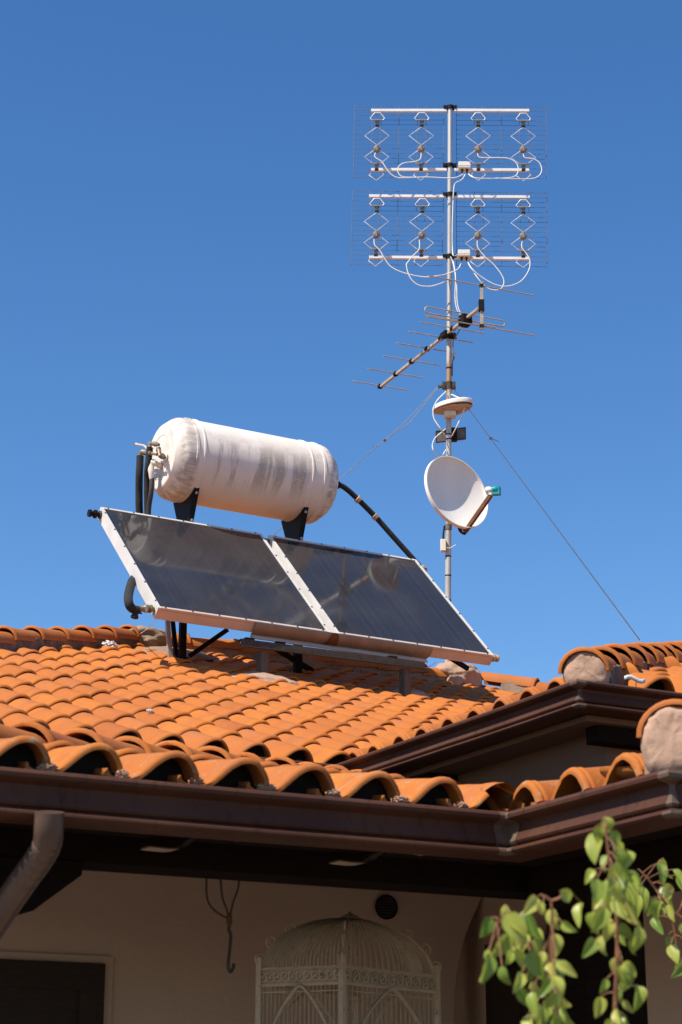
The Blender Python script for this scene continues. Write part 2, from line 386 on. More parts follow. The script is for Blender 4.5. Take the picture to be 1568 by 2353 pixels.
def inview(p, m=70):
    x, y, d = px(p); return -m < x < 1920+m and -m < y < 2881+m
BUDGET = {'house': 0, 'porch': 0}
STUFF = {'house': MB(), 'porch': MB()}
def place_covers(face, roof, key, cols, rows, ok, kinds=None):
    rnd = random.Random(len(cols)*31+rows)
    for j in range(rows):
        for i in cols:
            p = face.at(i, j); q = p + face.Y*.2
            if not ok(q.dot(U), q.dot(N)): continue
            me = rnd.choice(COV)
            if kinds: me = kinds(i, j) or me
            pp = p + face.X*rnd.uniform(-.004, .004) + face.Y*rnd.uniform(-.013, .013) + face.Zn*(.018+rnd.uniform(-.002, .003))
            M = face.mat(pp, rnd.uniform(-.014, .014), .040+rnd.uniform(-.005, .007), rnd.uniform(-.015, .015))
            if inview(p, 25) and BUDGET[key] < 298:
                o = bpy.data.objects.new('roof_tile', me); put(o, roof, M); BUDGET[key] += 1
            else:
                b = STUFF[key]; b.add([M @ v.co for v in me.vertices], [tuple(f.vertices) for f in me.polygons])
def comb(face, roof, cols, back, ok):
    """added comb of black sheets that darkens the rolls a little behind the eave"""
    mb = MB()
    for i in cols:
        o = face.at(i, 0)+face.Y*back
        q = face.at(i, 0)+face.Y*.2
        if not inview(o, 300) or not ok(q.dot(U), q.dot(N)): continue
        top = [o+face.X*(x-.171)+face.Zn*(z-.004) for x, z in SPROF[6:]]
        mb.prism(top+[top[-1]-face.Zn*.11, top[0]-face.Zn*.08], face.Y*.006)
    return mb.build('eave_dark_insert', M_BLACK, roof)  # black sheets added to make the tile mouths dark
def hip_run(roof, p, q, up, e=.42, mort=None, mh=.10, mw=.10, start=0):
    """ridge tiles lapped from p (low) to q (high) on a bed of mortar"""
    p, q = Vector(p), Vector(q); d = (q-p); L = d.length; d.normalize()
    X = d.cross(Z).normalized(); Zn = X.cross(d)
    n = int(L/e)+1
    for k in range(n):
        b = p + d*(k*e+start) + Zn*(up+.018+random.uniform(-.005, .005)) + X*random.uniform(-.006, .006)
        Y = (d - Zn*.05).normalized(); ZZ = X.cross(Y)
        R = Matrix((X, Y, ZZ)).transposed() @ Matrix.Rotation(random.uniform(-.03, .03), 3, 'Z')
        if inview(b, 200):
            o = bpy.data.objects.new('ridge_tile', HIP[k % 3]); put(o, roof, Matrix.Translation(b) @ R.to_4x4())
    mb = MB(); ns = int(L/.05)
    p_m = p+d*.05
    prof = [(-mw, -.10), (-mw*1.02, .0), (-mw*.9, up+.02), (0, up+.07), (mw*.9, up+.02), (mw*1.02, .0), (mw, -.10)]
    vs = []; m = len(prof)
    for i in range(ns+1):
        c = p_m+d*((L-.05)*i/ns)
        for x, z in prof:
            v = c+X*x+Zn*z; nn = noise.noise_vector(v*14)*.012+noise.noise_vector(v*40)*.006
            vs.append(v+nn)
    mb.add(vs, [(i*m+k, i*m+k+1, (i+1)*m+k+1, (i+1)*m+k) for i in range(ns) for k in range(m-1)]+[tuple(range(m)), tuple(ns*m+k for k in range(m))])
    mb.build('ridge_mortar', mort or M_MORTD, roof, 50)

def lump(name, mat, parent, c, ax, ay, az, seed=0, amp=.18, fr=2.2):
    bm = bmesh.new(); bmesh.ops.create_icosphere(bm, subdivisions=5, radius=1)
    for v in bm.verts:
        d = v.co.normalized(); k = 1+amp*noise.noise(d*fr+Vector((seed*3.1, 0, 0)))+amp*.3*noise.noise(d*fr*2.6+Vector((0, seed, 0)))+.014*noise.noise(d*13+Vector((seed, 0, 0)))+.010*noise.noise(d*31)
        v.co = Vector(c)+(ax*d.x+ay*d.y+az*d.z)*k
    me = bpy.data.meshes.new(name); bm.to_mesh(me); bm.free(); me.materials.append(mat)
    me.polygons.foreach_set('use_smooth', [True]*len(me.polygons))
    return put(bpy.data.objects.new(name, me), parent)
def cap(parent, c, wd, top, bot, seed):
    """trowelled mortar filling the open end of a ridge tile, facing down the hip"""
    X = (U+N).normalized(); F = (N-U).normalized(); mb = MB(); n = 56; vs = []
    def out(a):
        x = wd*(1 if cos(a) > 0 else -1)*abs(cos(a))**(1 if sin(a) >= 0 else .45)
        z = top*sin(a) if sin(a) >= 0 else -bot*abs(sin(a))**.6
        k = 1+.05*noise.noise(Vector((cos(a)*3, sin(a)*3, seed)))+.035*noise.noise(Vector((cos(a)*11, sin(a)*11, seed)))
        return x*k, z*k
    rr = [.02, .15, .3, .45, .6, .72, .82, .9, .96, 1.0]
    for r in rr:
        for k in range(n):
            x, z = out(2*pi*k/n); x *= r; z *= r
            q = Vector((x*22, z*22, seed)); f = .026-.030*r**7+.010*noise.noise(q*.7)+.005*noise.noise(q*2.1)+.003*noise.noise(q*5)
            vs.append(c+X*x+Z*z+F*f)
    for k in range(n):
        x, z = out(2*pi*k/n); vs.append(c+X*x*.98+Z*z*.98-F*.08)
    m = len(rr)+1
    mb.add(vs, [(i*n+k, i*n+(k+1) % n, (i+1)*n+(k+1) % n, (i+1)*n+k) for i in range(m-1) for k in range(n)]+[tuple(range(n))])
    return mb.build('mortar_end_cap', M_MORTP, parent, 60)

GPROF = [(-.135, -.004), (-.128, -.004), (-.122, -.10), (-.045, -.112), (-.034, -.03), (-.022, -.008), (-.014, .004), (0, .009), (.010, .005), (.015, -.004), (.013, -.014), (.004, -.020), (-.016, -.023), (-.026, -.030),
         (-.027, -.040), (-.016, -.070), (-.010, -.084), (-.014, -.091), (-.024, -.096), (-.022, -.101), (-.004, -.104), (.005, -.109), (.006, -.116), (.0, -.123), (-.012, -.127), (-.13, -.126), (-.135, -.11)]
def gutter(parent, path, z, mat=M_GUT, hs=1):
    """path of (a, b) corners of the lip, outward to the right-hand side of (a,b) travel = +b for +a"""
    P = [Vector((a, b)) for a, b in path]; m = len(P); mit = []
    for i in range(m):
        ns = []
        for k in (i-1, i):
            if 0 <= k < m-1:
                d = (P[k+1]-P[k]).normalized(); ns.append(Vector((-d.y, d.x)))
        n = sum(ns, Vector((0, 0)))
        mit.append(ns[0] if len(ns) == 1 else n/(1+ns[0].dot(ns[1])))
    mb = MB(); np_ = len(GPROF); vs = []; segs = []
    for i in range(m):
        segs.append((P[i], mit[i]))
        if i < m-1:
            n = max(1, int((P[i+1]-P[i]).length/.35))
            d = (P[i+1]-P[i]).normalized(); nn = Vector((-d.y, d.x))
            for k in range(1, n): segs.append((P[i]+(P[i+1]-P[i])*k/n, nn))
    for q, n in segs:
        wb = noise.noise(Vector((q.x*1.3, q.y*1.3, z)))*.004
        for d, h in GPROF:
            r = q+n*d; vs.append(W(r.x, r.y, z+h*hs+wb))
    S = len(segs)
    mb.add(vs, [(i*np_+k, i*np_+(k+1) % np_, (i+1)*np_+(k+1) % np_, (i+1)*np_+k) for i in range(S-1) for k in range(np_)]
           + [tuple(range(np_)), tuple((S-1)*np_+k for k in range(np_))])
    g = mb.build('gutter', mat, parent, 28)
    for i in range(1, m-1):                                   # soldered corner sleeve, proud of the gutter
        mb = MB(); vs = []
        ring = []
        for sgn in (-1, 0, 1):
            if sgn == 0: q, n = P[i], mit[i]
            else:
                j = i if sgn > 0 else i-1; d = (P[j+1]-P[j]).normalized(); q = P[i]+d*.035*sgn; n = Vector((-d.y, d.x))
            for d_, h in GPROF[7:25]:
                r = q+n*(d_+.003); vs.append(W(r.x, r.y, z+h*hs-.001))
        c = 18
        mb.add(vs, [(k*c+t, k*c+t+1, (k+1)*c+t+1, (k+1)*c+t) for k in range(2) for t in range(c-1)])
        mb.build('corner_joint', M_GUTD, g, 28)
    return g

# ------------------------------------------------------------------ the house
house = thing('house', 'house with hipped orange terracotta tile roof and dark brown gutters', 'house', W(6, -10, 0))
PH = radians(19.5)
FM = Face(N, PH, W(3.400, -9.019, 3.587), .341)
FWL = Face(-U, PH, W(4.84, -7.126, 3.587), .341)
FWN = Face(N, PH, W(5.02, -6.86, 3.587), .341)
zb = FM.o.z; tp = tan(PH)
def zmain(a, b): return FM.z_at(W(a, b, 0))
def zwl(a, b): return FWL.z_at(W(a, b, 0))
def zwn(a, b): return FWN.z_at(W(a, b, 0))
TH_ = .045
def deck_poly(mb, pts, th=.05, drop=.05):
    top = [p-Z*drop for p in pts]; mb.prism(top, -Z*th)
mb = MB()
LC = (.35, -9.0)                                             # left corner where the left hip starts
RA, RB = (5.82, -14.42), (9.05, -14.42)                      # ridge ends
VA, VB = (4.84, -9.02), (9.62, -13.80)                       # valley
deck_poly(mb, [W(*LC, zmain(*LC)), W(*VA, zmain(*VA)), W(*VB, zmain(*VB)), W(*RB, zmain(*RB)), W(*RA, zmain(*RA))])
mb2 = MB()
zr = zmain(*RA); ze = zmain(0, -9.0)
deck_poly(mb2, [W(.35, -9.0, ze), W(*RA, zr), W(.35, -19.8, ze)])
deck_poly(mb2, [W(.35, -19.8, ze), W(*RA, zr), W(*RB, zr), W(14.4, -19.8, ze)])
deck_poly(mb2, [W(*RB, zr), W(*VB, zmain(*VB)), W(14.4, -9.06, ze), W(14.4, -19.8, ze)])
zc = zwl(4.84, -6.86); zt = zc+4.86*tp
deck_poly(mb, [W(4.84, -9.02, zc), W(4.84, -6.86, zc), W(9.70, -11.72, zt), W(9.62, -13.80, zt-.03)])
deck_poly(mb2, [W(4.84, -6.86, zc), W(14.56, -6.86, zc), W(9.70, -11.72, zt)])
deck_poly(mb2, [W(14.56, -6.86, zc), W(14.4, -9.06, zc), W(9.62, -13.8, zt-.03), W(9.70, -11.72, zt)])
roof = mb.build('roof', M_DECK, house)
mb2.build('roof_boarding', M_TILE, house)
okM = lambda a, b: (a-LC[0]) > (LC[1]-b)-.02 and a < VA[0]+(VA[1]-b)+.04 and b > -14.42 and (a-RB[0]) < (b-RB[1])+.02 or (b > -14.40 and a <= 9.05 and a > 5.8 and a-LC[0] > LC[1]-b)
okWL = lambda a, b: (VA[1]-b) < (a-VA[0])+.12 and (-6.86-b) > (a-4.84)-.02
okWN = lambda a, b: (a-4.84) > (-6.86-b)-.02
def limed(i, j):                                              # pale lime runs below the left leg
    x, y, d = px(FM.at(i, j, .1))
    if 440 < x < 530 and 1855 < y < 1910 or 640 < x < 720 and 1900 < y < 1930: return COVP
place_covers(FWL, roof, 'house', range(-24, 10), 14, okWL)
place_covers(FWN, roof, 'house', range(-1, 14), 10, okWN)
place_covers(FM, roof, 'house', range(-13, 27), 17, okM, limed)

comb(FM, roof, range(-6, 7), .06, okM); comb(FWL, roof, range(-10, 10), .11, okWL); comb(FWN, roof, range(-1, 12), .07, okWN)
hip_run(roof, W(LC[0]+1.2, LC[1]-1.2, zmain(LC[0]+1.2, LC[1]-1.2)), W(RA[0]-.05, RA[1]+.05, zr), .10, .43, mh=.1)
hip_run(roof, W(RB[0]-.15, RB[1], zr), W(RA[0]+.2, RA[1], zr), .105, .44, M_MORT)
hip_run(roof, W(10.6, -12.87, zmain(10.6, -12.87)), W(RB[0]+.12, RB[1]+.12, zr), .095, .45, M_MORT)
hip_run(roof, W(4.80, -6.82, zc), W(9.7, -11.72, zt), .07, .40)
# mortar beddings and end caps
up = FM.Zn
lump('mortar_bedding', M_MORT, roof, W(5.86, -14.40, zr+.10), U*.26, N*.20, Z*.12, 1, .25, 2)
lump('mortar_bedding', M_MORTP, roof, W(8.80, -14.42, zr+.14), U*.23, FM.Y*.18, up*.14, 2, .25, 2.0)
ee = (U-N).normalized()
cap(roof, W(4.80, -6.82, zc+.090), .098, .092, .075, 3.3)
def mound(name, mat, x, y, r, h, seed):
    c = hit(x, y, FM.o+FM.Zn*.065, FM.Zn)
    return lump(name, mat, roof, c, FM.X*r*1.2, FM.Y*r, FM.Zn*h*.72, seed, .25, 1.9)
mound('mortar_bedding', M_MORT, 505, 1850, .30, .085, 4)
mound('mortar_bedding', M_MORT, 440, 1828, .16, .05, 14)
mound('mortar_bedding', M_MORTP, 752, 1920, .20, .085, 5)
mound('mortar_bedding', M_MORTP, 700, 1912, .13, .06, 15)
mound('mortar_bedding', M_MORTP, 1158, 1962, .15, .085, 6)
mound('mortar_bedding', M_MORTD, 838, 1893, .13, .06, 7)
mound('mortar_bedding', M_MORT, 372, 1812, .10, .05, 8)
# gutter, eaves, walls
gutter(house, [(.2, -8.90), (4.70, -8.90), (4.70, -6.74), (14.5, -6.74)], 3.478, hs=.86)
mb = MB()
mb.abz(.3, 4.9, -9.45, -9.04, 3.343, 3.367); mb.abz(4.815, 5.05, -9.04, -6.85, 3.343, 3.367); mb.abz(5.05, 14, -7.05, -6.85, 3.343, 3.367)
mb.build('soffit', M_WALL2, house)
mb = MB(); mb.abz(1.2, 5.0, -9.6, -9.3, 0, 3.384); mb.build('wall', M_PLAST, house)
mb = MB(); mb.abz(5.0, 5.3, -9.6, -6.98, 2.86, 3.384); mb.abz(5.3, 14, -7.3, -6.98, 2.86, 3.384); tag(mb.build('wall', M_WALL2, house), 'upper wall with shade put into its brown colour under the projecting wing eave')
mb = MB(); mb.abz(5.003, 5.3, -9.6, -6.983, 0, 2.86); mb.abz(5.3, 14, -7.3, -6.983, 0, 2.86); mb.build('wall', M_PLAST, house)
mb = MB(); mb.abz(4.84, 4.998, -9.28, -8.2, 3.22, 3.342); mb.build('rafter_end', M_WOOD, house)
mb = MB(); mb.abz(4.90, 5.25, -6.978, -6.89, 3.27, 3.342); mb.build('rafter_end', M_WOOD, house)
mb = MB(); mb.lathe(W(4.93, -8.9, 3.20), N, [(-.04, .001), (-.04, .055), (.10, .055), (.10, .001)], 16); mb.build('rafter_end', M_WOODR, house, 40)
# window at lower left with pale surround
def wy(x, y): return hb(x, y, -8.0)
p = wy(291, 2712); wa, wz = p.dot(U), p.z
win = MB()
win.abz(1.3, wa+.038, -8.0, -7.985, wz, wz+.03); win.abz(wa, wa+.038, -8.0, -7.986, .4, wz)
wf = win.build('window_frame', M_PLAST, house)
mb = MB(); mb.abz(1.3, wa-.003, -8.04, -7.985, .4, wz-.003)
sh = mb.build('shutter', M_SHUT, house)
mb = MB(); mb.abz(1.3, wa-.003, -7.985, -7.966, wz-.11, wz-.003); mb.abz(wa-.11, wa-.003, -7.985, -7.966, .4, wz-.11); mb.build('shutter_stile', M_SHUT, sh)
# dark doorway in the wing wall
da = hit(1390, 2660, U*5.0, U); db = hit(1640, 2640, U*5.0, U)
mb = MB(); mb.abz(4.95, 4.999, da.dot(N), db.dot(N), .1, da.z); dr = mb.build('door', M_SHUT, house)
mb = MB(); mb.abz(4.935, 4.95, da.dot(N)+.08, da.dot(N)+.30, .3, da.z-.12); mb.build('door_panel', M_SHUT, dr)

# ------------------------------------------------------------------ the porch
porch = thing('porch', 'tiled lean-to porch with dark beams and a long brown gutter in front', 'porch', W(2.6, -7, 0))
PP = radians(10.8)
FP = Face(N, PP, W(1.877, -5.453, 2.754), .34)
FPL = Face(-U, PP, W(3.545, -5.16, 2.754), .34, .268)
FPN = Face(N, PP, W(3.80, -4.60, 2.754), .34)
def zp(a, b): return FP.z_at(W(a, b, 0))
CP = (1.47, -5.44); VP = (3.545, -5.453); KP = (3.545, -4.60)
mb = MB()
zpe = zp(0, -5.44); zpt = zp(0, -9.3)
deck_poly(mb, [W(*CP, zpe), W(*VP, zpe), W(VP[0]+3.85, -9.3, zpt), W(CP[0]+3.86, -9.3, zpt)], .03)
deck_poly(mb, [W(3.545, -5.453, zpe), W(3.545, -4.6, zpe), W(6.145, -7.2, zpe+2.6*tan(PP)), W(6.145, -8.05, zpe+2.6*tan(PP))], .03)
deck_poly(mb, [W(3.545, -4.6, zpe), W(9, -4.6, zpe), W(9, -7.2, zpe+2.6*tan(PP)), W(6.145, -7.2, zpe+2.6*tan(PP))], .03)
deck_poly(mb, [W(*CP, zpe), W(CP[0]+3.86, -9.3, zpt), W(CP[0]+1.5, -9.3, zpe+.2), W(CP[0], -9.3, zpe)], .03)
proof = mb.build('porch_roof', M_DECK, porch)
okP = lambda a, b: (a-CP[0]) > (CP[1]-b)+.02 and a < VP[0]+(VP[1]-b)+.03
okPL = lambda a, b: (VP[1]-b) < (a-VP[0])+.10 and (KP[1]-b) > (a-KP[0])-.02
okPN = lambda a, b: (a-KP[0]) > (KP[1]-b)-.02
place_covers(FP, proof, 'porch', range(-1, 8), 10, okP, lambda i, j: (COVO[i % 3] if j < 1 else None) if i != 7 else COVB)
place_covers(FPL, proof, 'porch', range(-2, 2), 3, okPL, lambda i, j: COVO[i % 3])
place_covers(FPN, proof, 'porch', range(0, 6), 3, okPN, lambda i, j: COVB if j == 0 else None)
comb(FP, proof, range(-1, 7), .07, okP); comb(FPL, proof, range(-3, 2), .20, okPL); comb(FPN, proof, range(0, 5), .09, okPN)
hip_run(proof, W(CP[0], CP[1], zpe), W(CP[0]+3.8, CP[1]-3.8, zp(0, CP[1]-3.8)), .055, .42, M_MORT)
hip_run(proof, W(KP[0]-.02, KP[1]+.02, zpe), W(KP[0]+2.5, KP[1]-2.5, zpe+2.5*tan(PP)), .10, .42, M_MORTP)
cap(proof, W(KP[0]-.02, KP[1]+.02, zpe+.120), .098, .092, .115, 8.1)
for i in range(-1, 7):                                        # mortar squeezed out beside the eave tiles
    c = FP.at(i+.30+random.uniform(-.03, .03), 0, .030)+FP.Y*.012
    lump('mortar_bedding', M_MORTP, proof, c, U*random.uniform(.016, .028), N*.02, Z*.012, 20+i, .5, 3)
for n_, (m_, key, par) in {'h': (M_TILE, 'house', house), 'p': (M_OLD, 'porch', porch)}.items():
    if STUFF[key].v: tag(STUFF[key].build('far_roof_tiles', m_, par, 38, normals=False), kind='stuff')
pg = gutter(porch, [(1.36, -5.35), (3.44, -5.35), (3.44, -4.50), (9, -4.50)], 2.626)
mb = MB(); mb.abz(1.5, 3.56, -5.62, -5.49, 2.51, 2.535); mb.abz(3.575, 3.70, -5.6, -4.64, 2.51, 2.535); mb.abz(3.7, 9, -4.8, -4.64, 2.51, 2.535); mb.build('fascia', M_WOOD, porch)
mb = MB(); mb.abz(1.5, 4.15, -5.98, -5.80, 2.452, 2.64); mb.build('beam', M_WOOD, porch)
mb = MB(); mb.abz(3.80, 3.98, -5.79, -4.9, 2.40, 2.62); mb.build('beam', M_WOOD, porch)
mb = MB(); mb.abz(3.99, 9, -5.05, -4.9, 2.42, 2.62); mb.build('beam', M_WOOD, porch)
for a_ in (2.12, 2.75, 3.4):                                  # rafters running back to the wall
    mb = MB(); mb.bar(W(a_, -5.5, 2.585), W(a_+.0, -9.28, 3.20), .09, .10); mb.build('rafter', M_WOOD, porch)
for x_, y_ in ((515, 2352), (1035, 2388)):                    # gutter brackets seen from below
    c = hb(x_, y_, -5.62); a_ = c.dot(U); mb = MB()
    S_ = spline([W(a_-.13, -5.64, 2.480), W(a_-.03, -5.64, 2.482), W(a_+.01, -5.58, 2.515), W(a_+.05, -5.55, 2.518), W(a_+.14, -5.52, 2.508)], 6)
    mb.grid(lambda i, j: S_[round(i*(len(S_)-1))]+N*.07*j, len(S_)-1, 1)
    mb.grid(lambda i, j: S_[round(i*(len(S_)-1))]+N*.07*j-Z*.004, len(S_)-1, 1)
    mb.build('gutter_bracket', M_BRONZE, porch, 50)
# carved capital on the corner pillar
cap = [(2.19, 2.449), (2.185, 2.41), (2.13, 2.368), (2.08, 2.33), (2.037, 2.296), (1.996, 2.290), (1.5, 2.29), (1.5, 2.449)]
mb = MB(); mb.prism([W(a, -5.80+.01, z) for a, z in cap], N*-.19); mb.build('capital', M_WOOD, porch)
mb = MB(); mb.abz(1.62, 1.88, -6.0, -5.76, 0, 2.289); mb.build('pillar', M_PLAST, porch)
mb = MB(); mb.abz(4.0, 4.25, -5.98, -5.75, 0, 2.45); mb.build('pillar', M_WOOD, porch)
# spandrel with the springing of an arch, in front of the wing wall
arc = [(1353, 2530), (1330, 2580), (1310, 2630), (1296, 2680), (1285, 2740), (1279, 2800), (1276, 2900)]
A_ = [hb(x, y, -8.0) for x, y in arc]
poly = [W(1.2, -8.0, 3.02), W(A_[0].dot(U)+.22, -8.0, 3.02)]+A_+[W(A_[-1].dot(U), -8.0, 0), W(1.2, -8.0, 0)]
mb = MB(); mb.prism(poly, N*-.2); mb.build('arched_wall', M_PLAST, porch)
# downspout
dp = [at(140, 2285, 5.58), at(138, 2330, 5.58), at(134, 2372, 5.60), at(112, 2415, 5.64), at(78, 2462, 5.70), at(30, 2530, 5.78), at(-30, 2620, 5.88), at(-90, 2700, 5.95)]
S_ = spline(dp, 10); rs = []
for i, p in enumerate(S_):
    r = .042
    if 18 < i < 44 and i % 5 == 0: r = .038
    rs.append(r)
mb = MB(); mb.tube(S_, rs, 20); mb.build('downspout', M_SPOUT, porch, 60)
# ------------------------------------------------------------------ things under the porch
t_ = thing('air_vent', 'round dark air vent high on the porch wall beside the birdcage', 'vent', hb(1086, 2553, -7.99))
c = hb(1086, 2553, -7.99)
mb = MB(); mb.lathe(c, N, [(0, .055), (.015, .055), (.018, .050), (.004, .046), (.004, .001)], 28, False); mb.build('vent_rim', M_BLACK, t_, 30)
mb = MB()
for k in range(-3, 4): mb.box(c+N*.009+Z*k*.013, U*.044*sqrt(max(0, 1-(k/3.6)**2)), N*.003, Z*.003)
mb.build('vent_grille', M_DARKP, t_)
t_ = thing('hanging_hook', 'rusty wire hook hanging under the porch from three strands of wire', 'hook', hb(648, 2600, -6.4))
Hk = lambda x, y, b=-6.4: hb(560+x/2.119, 2350+y/2.119, b)
mb = MB()
for L in ([(45, 250), (50, 380), (95, 450), (170, 495)], [(128, 250), (140, 370), (165, 440), (180, 500)], [(218, -40), (228, 120), (238, 290), (205, 400), (182, 500)]):
    mb.tube(spline([Hk(*q) for q in L], 6), .0038, 6)
mb.build('wire', M_STEEL, t_, 60)
mb = MB(); mb.tube(spline([Hk(180, 480), Hk(186, 520), Hk(178, 560), Hk(190, 600), Hk(184, 680), Hk(174, 780), Hk(188, 815), Hk(205, 790), Hk(208, 765)], 6), .0058, 8); mb.build('hook', M_STEEL, t_, 60)
mb = MB(); mb.lathe(Hk(182, 500), Z, [(-.03, .004), (-.015, .010), (.01, .010), (.02, .004)], 10); mb.build('twist', M_RUST, t_, 60)

# birdcage, corner towards the camera
cg = hb(964, 2790, -6.6)
cage = thing('birdcage', 'ornate cream iron birdcage with domed wire top under the porch', 'birdcage', (cg.x, cg.y, 1.0))
L_, M__, R_ = hb(730, 2766, -6.75), hb(964, 2742, -6.50), hb(1230, 2744, -6.72)
L_.z = M__.z = R_.z = M__.z
zc_ = M__.z; back = L_+R_-M__
cor = [M__, R_, back, L_]; ctr = (L_+R_)/2
hh = .030
for i in range(4):                                            # four frieze bands, four posts, arches and bars
    p, q = cor[i], cor[(i+1) % 4]; d = (q-p); Ln = d.length; dn = d/Ln; out = dn.cross(Z); out = out if out.dot((p+q)/2-ctr) > 0 else -out
    mb = MB(); mb.box((p+q)/2+Z*hh, dn*Ln/2, out*.004, Z*.004); mb.box((p+q)/2-Z*hh, dn*Ln/2, out*.005, Z*.005); mb.box((p+q)/2-out*.005, dn*Ln/2, out*.002, Z*hh)
    band = mb.build('frieze', M_CAGE, cage)
    mb = MB(); n = 11
    for k in range(n):
        cc = p+dn*(Ln*(k+.5)/n); mb.torus(cc+out*.002, out, .0165, .0035, 12, 5); mb.lathe(cc, out, [(0, .006), (.005, .005)], 8)
        mb.tube([cc-dn*.02-Z*.02+out*.003, cc-dn*.008-Z*.004+out*.003, cc+dn*.02+Z*.02+out*.003], .003, 5)
    mb.build('ring_ornament', M_CAGE, band, 60)
    mb = MB(); mb.box(p-Z*.46+Z*.03, dn*.010, out*.010, Z*.50); mb.build('post', M_CAGE, cage)
    mb = MB()
    ap = [p+dn*Ln*x_+out*.004+Z*z_ for x_, z_ in ((.06, -.5), (.08, -.30), (.15, -.20), (.28, -.115), (.42, -.055), (.5, -.035), (.58, -.055), (.72, -.115), (.85, -.20), (.92, -.30), (.94, -.5))]
    mb.tube(spline(ap, 4), .0075, 6); mb.build('arch', M_CAGE, cage, 60)
    mb = MB()
    for k in range(1, 20): x_ = k/20; mb.tube([p+dn*Ln*x_-Z*hh, p+dn*Ln*x_-Z*.9], .0017, 5)
    mb.bar(p-Z*.055, q-Z*.055, .004, .004); mb.build('side_bars', M_CAGE, cage, 60)
zd = cg.z; za = hb(968, 2572, -6.6).z-zc_-hh
def dome(p, f): return ctr+(p-ctr)*cos(f*pi/2)+Z*(hh+za*sin(f*pi/2))
for i in range(4):
    p, q = cor[i], cor[(i+1) % 4]; mb = MB()
    for k in range(24):
        r = p+(q-p)*(k/24); rr = ctr+(r-ctr).normalized()*((r-ctr).length*.5+(p-ctr).length*.46)
        mb.tube([dome(rr, f/8*.97) for f in range(9)], .0026 if k else .006, 5)
    mb.build('dome_wires', M_CAGE, cage, 60)
    mb = MB()
    for f in (.12, .34, .56):                                  # scrolls on the corner ribs
        b0 = dome(ctr+(p-ctr)*.96, f); o_ = (p-ctr).normalized()
        mb.tube([b0+(o_*cos(a)+Z*sin(a))*(.022*(1-a/9.5))+o_*.016 for a in [x*.55 for x in range(-3, 13)]], .0034, 5)
    mb.build('scroll', M_CAGE, cage, 60)
mb = MB(); mb.lathe(ctr+Z*(hh+za), Z, [(-.015, .05), (.0, .045), (.012, .03), (.018, .012), (.03, .001)], 16); mb.build('finial', M_CAGE, cage, 40)
mb = MB()
mb.prism([c_-Z*.95 for c_ in cor], Z*.03); mb.build('tray', M_CAGE, cage)
mb = MB(); mb.prism([ctr+(c_-ctr)*.5-Z*.95 for c_ in cor], -Z*(cor[0].z-.95)); mb.build('pedestal', M_CAGE, cage)

# ------------------------------------------------------------------ mounting frame of the collectors
frame = thing('mounting_frame', 'steel stand of posts, rail and braces bolted to the tiled roof', 'stand', W(6.7, -13, 4.9))
PAZ = radians(60); pu = Vector((sin(PAZ), cos(PAZ), 0)); pn = Vector((cos(PAZ), -sin(PAZ), 0)); TI = radians(43.6)
pY = -pn*cos(TI)+Z*sin(TI); pN = pn*sin(TI)+Z*cos(TI)         # up the glass, out of the glass
PB = W(5.281, -12.684, 5.283)                                 # lower left corner of the glass plane
PWD, PLN, PTH = 2.862, 1.537, .095
ra, rb_ = W(5.957, -12.74, 5.12), W(7.49, -12.74, 5.12)
mb = MB(); mb.bar(ra+Z*.0, rb_, .008, .058); mb.box((ra+rb_)/2+N*-.035+Z*.027, U*(rb_-ra).length/2, N*.032, Z*.004); mb.build('rail', M_STEEL, frame)
mb = MB(); mb.box((ra+rb_)/2+N*.012-Z*.027, U*(rb_-ra).length/2, N*.010, Z*.003); mb.build('rail_flange', M_STEEL, frame)
for a_ in (6.157, 7.352):
    zf = zmain(a_, -12.76)+.035
    mb = MB(); mb.abz(a_-.030, a_+.030, -12.763, -12.757, zf, 5.088); mb.abz(a_-.033, a_-.028, -12.83, -12.763, zf, 5.088); mb.build('post', M_POST, frame)
    mb = MB(); mb.abz(a_-.037, a_+.037, -12.77, -12.748, zf-.01, zf+.045); mb.build('rusty_foot', M_RUST, frame)
def backz(a, b):                                              # height of the collector's underside
    p = W(a, b, 0); d = PB-pN*PTH; return d.z-((p-d).x*pN.x+(p-d).y*pN.y)/pN.z
for (xf, yf, bf, mat_, wd) in ((482, 1843, -13.50, M_GALV, .032), (500, 1843, -13.60, M_BLACK, .03), (513, 1848, -13.45, M_BLACK, .05), (838, 1880, -13.55, M_BLACK, .06)):
    c = hb(xf, yf, bf); a_ = c.dot(U); lean = {482: .09, 500: .12}.get(xf, 0)
    top = W(a_-lean, bf, backz(a_-lean, bf)-.01)
    mb = MB(); mb.bar(W(a_, bf, zmain(a_, bf)+.03), top, wd, wd*.8, N); mb.build('leg', mat_, frame)
for (x0, y0, x1, y1, b0) in ((535, 1845, 640, 1772, -13.48), (880, 1888, 760, 1815, -13.56), (1318, 1882, 1250, 1840, -13.7)):
    mb = MB(); mb.bar(hb(x0, y0, b0), hb(x1, y1, b0), .035, .03, N); mb.build('brace', M_BLACK, frame)
for k, a_ in enumerate((6.03, 6.28, 7.22)):
    mb = MB(); mb.abz(a_-.035, a_+.035, -12.79, -12.74, 5.145, 5.165); mb.build('spacer', M_BLACK, frame)
def pp(s, l, o=0): return PB+pu*s+pY*l+pN*o                    # point on the collector plane
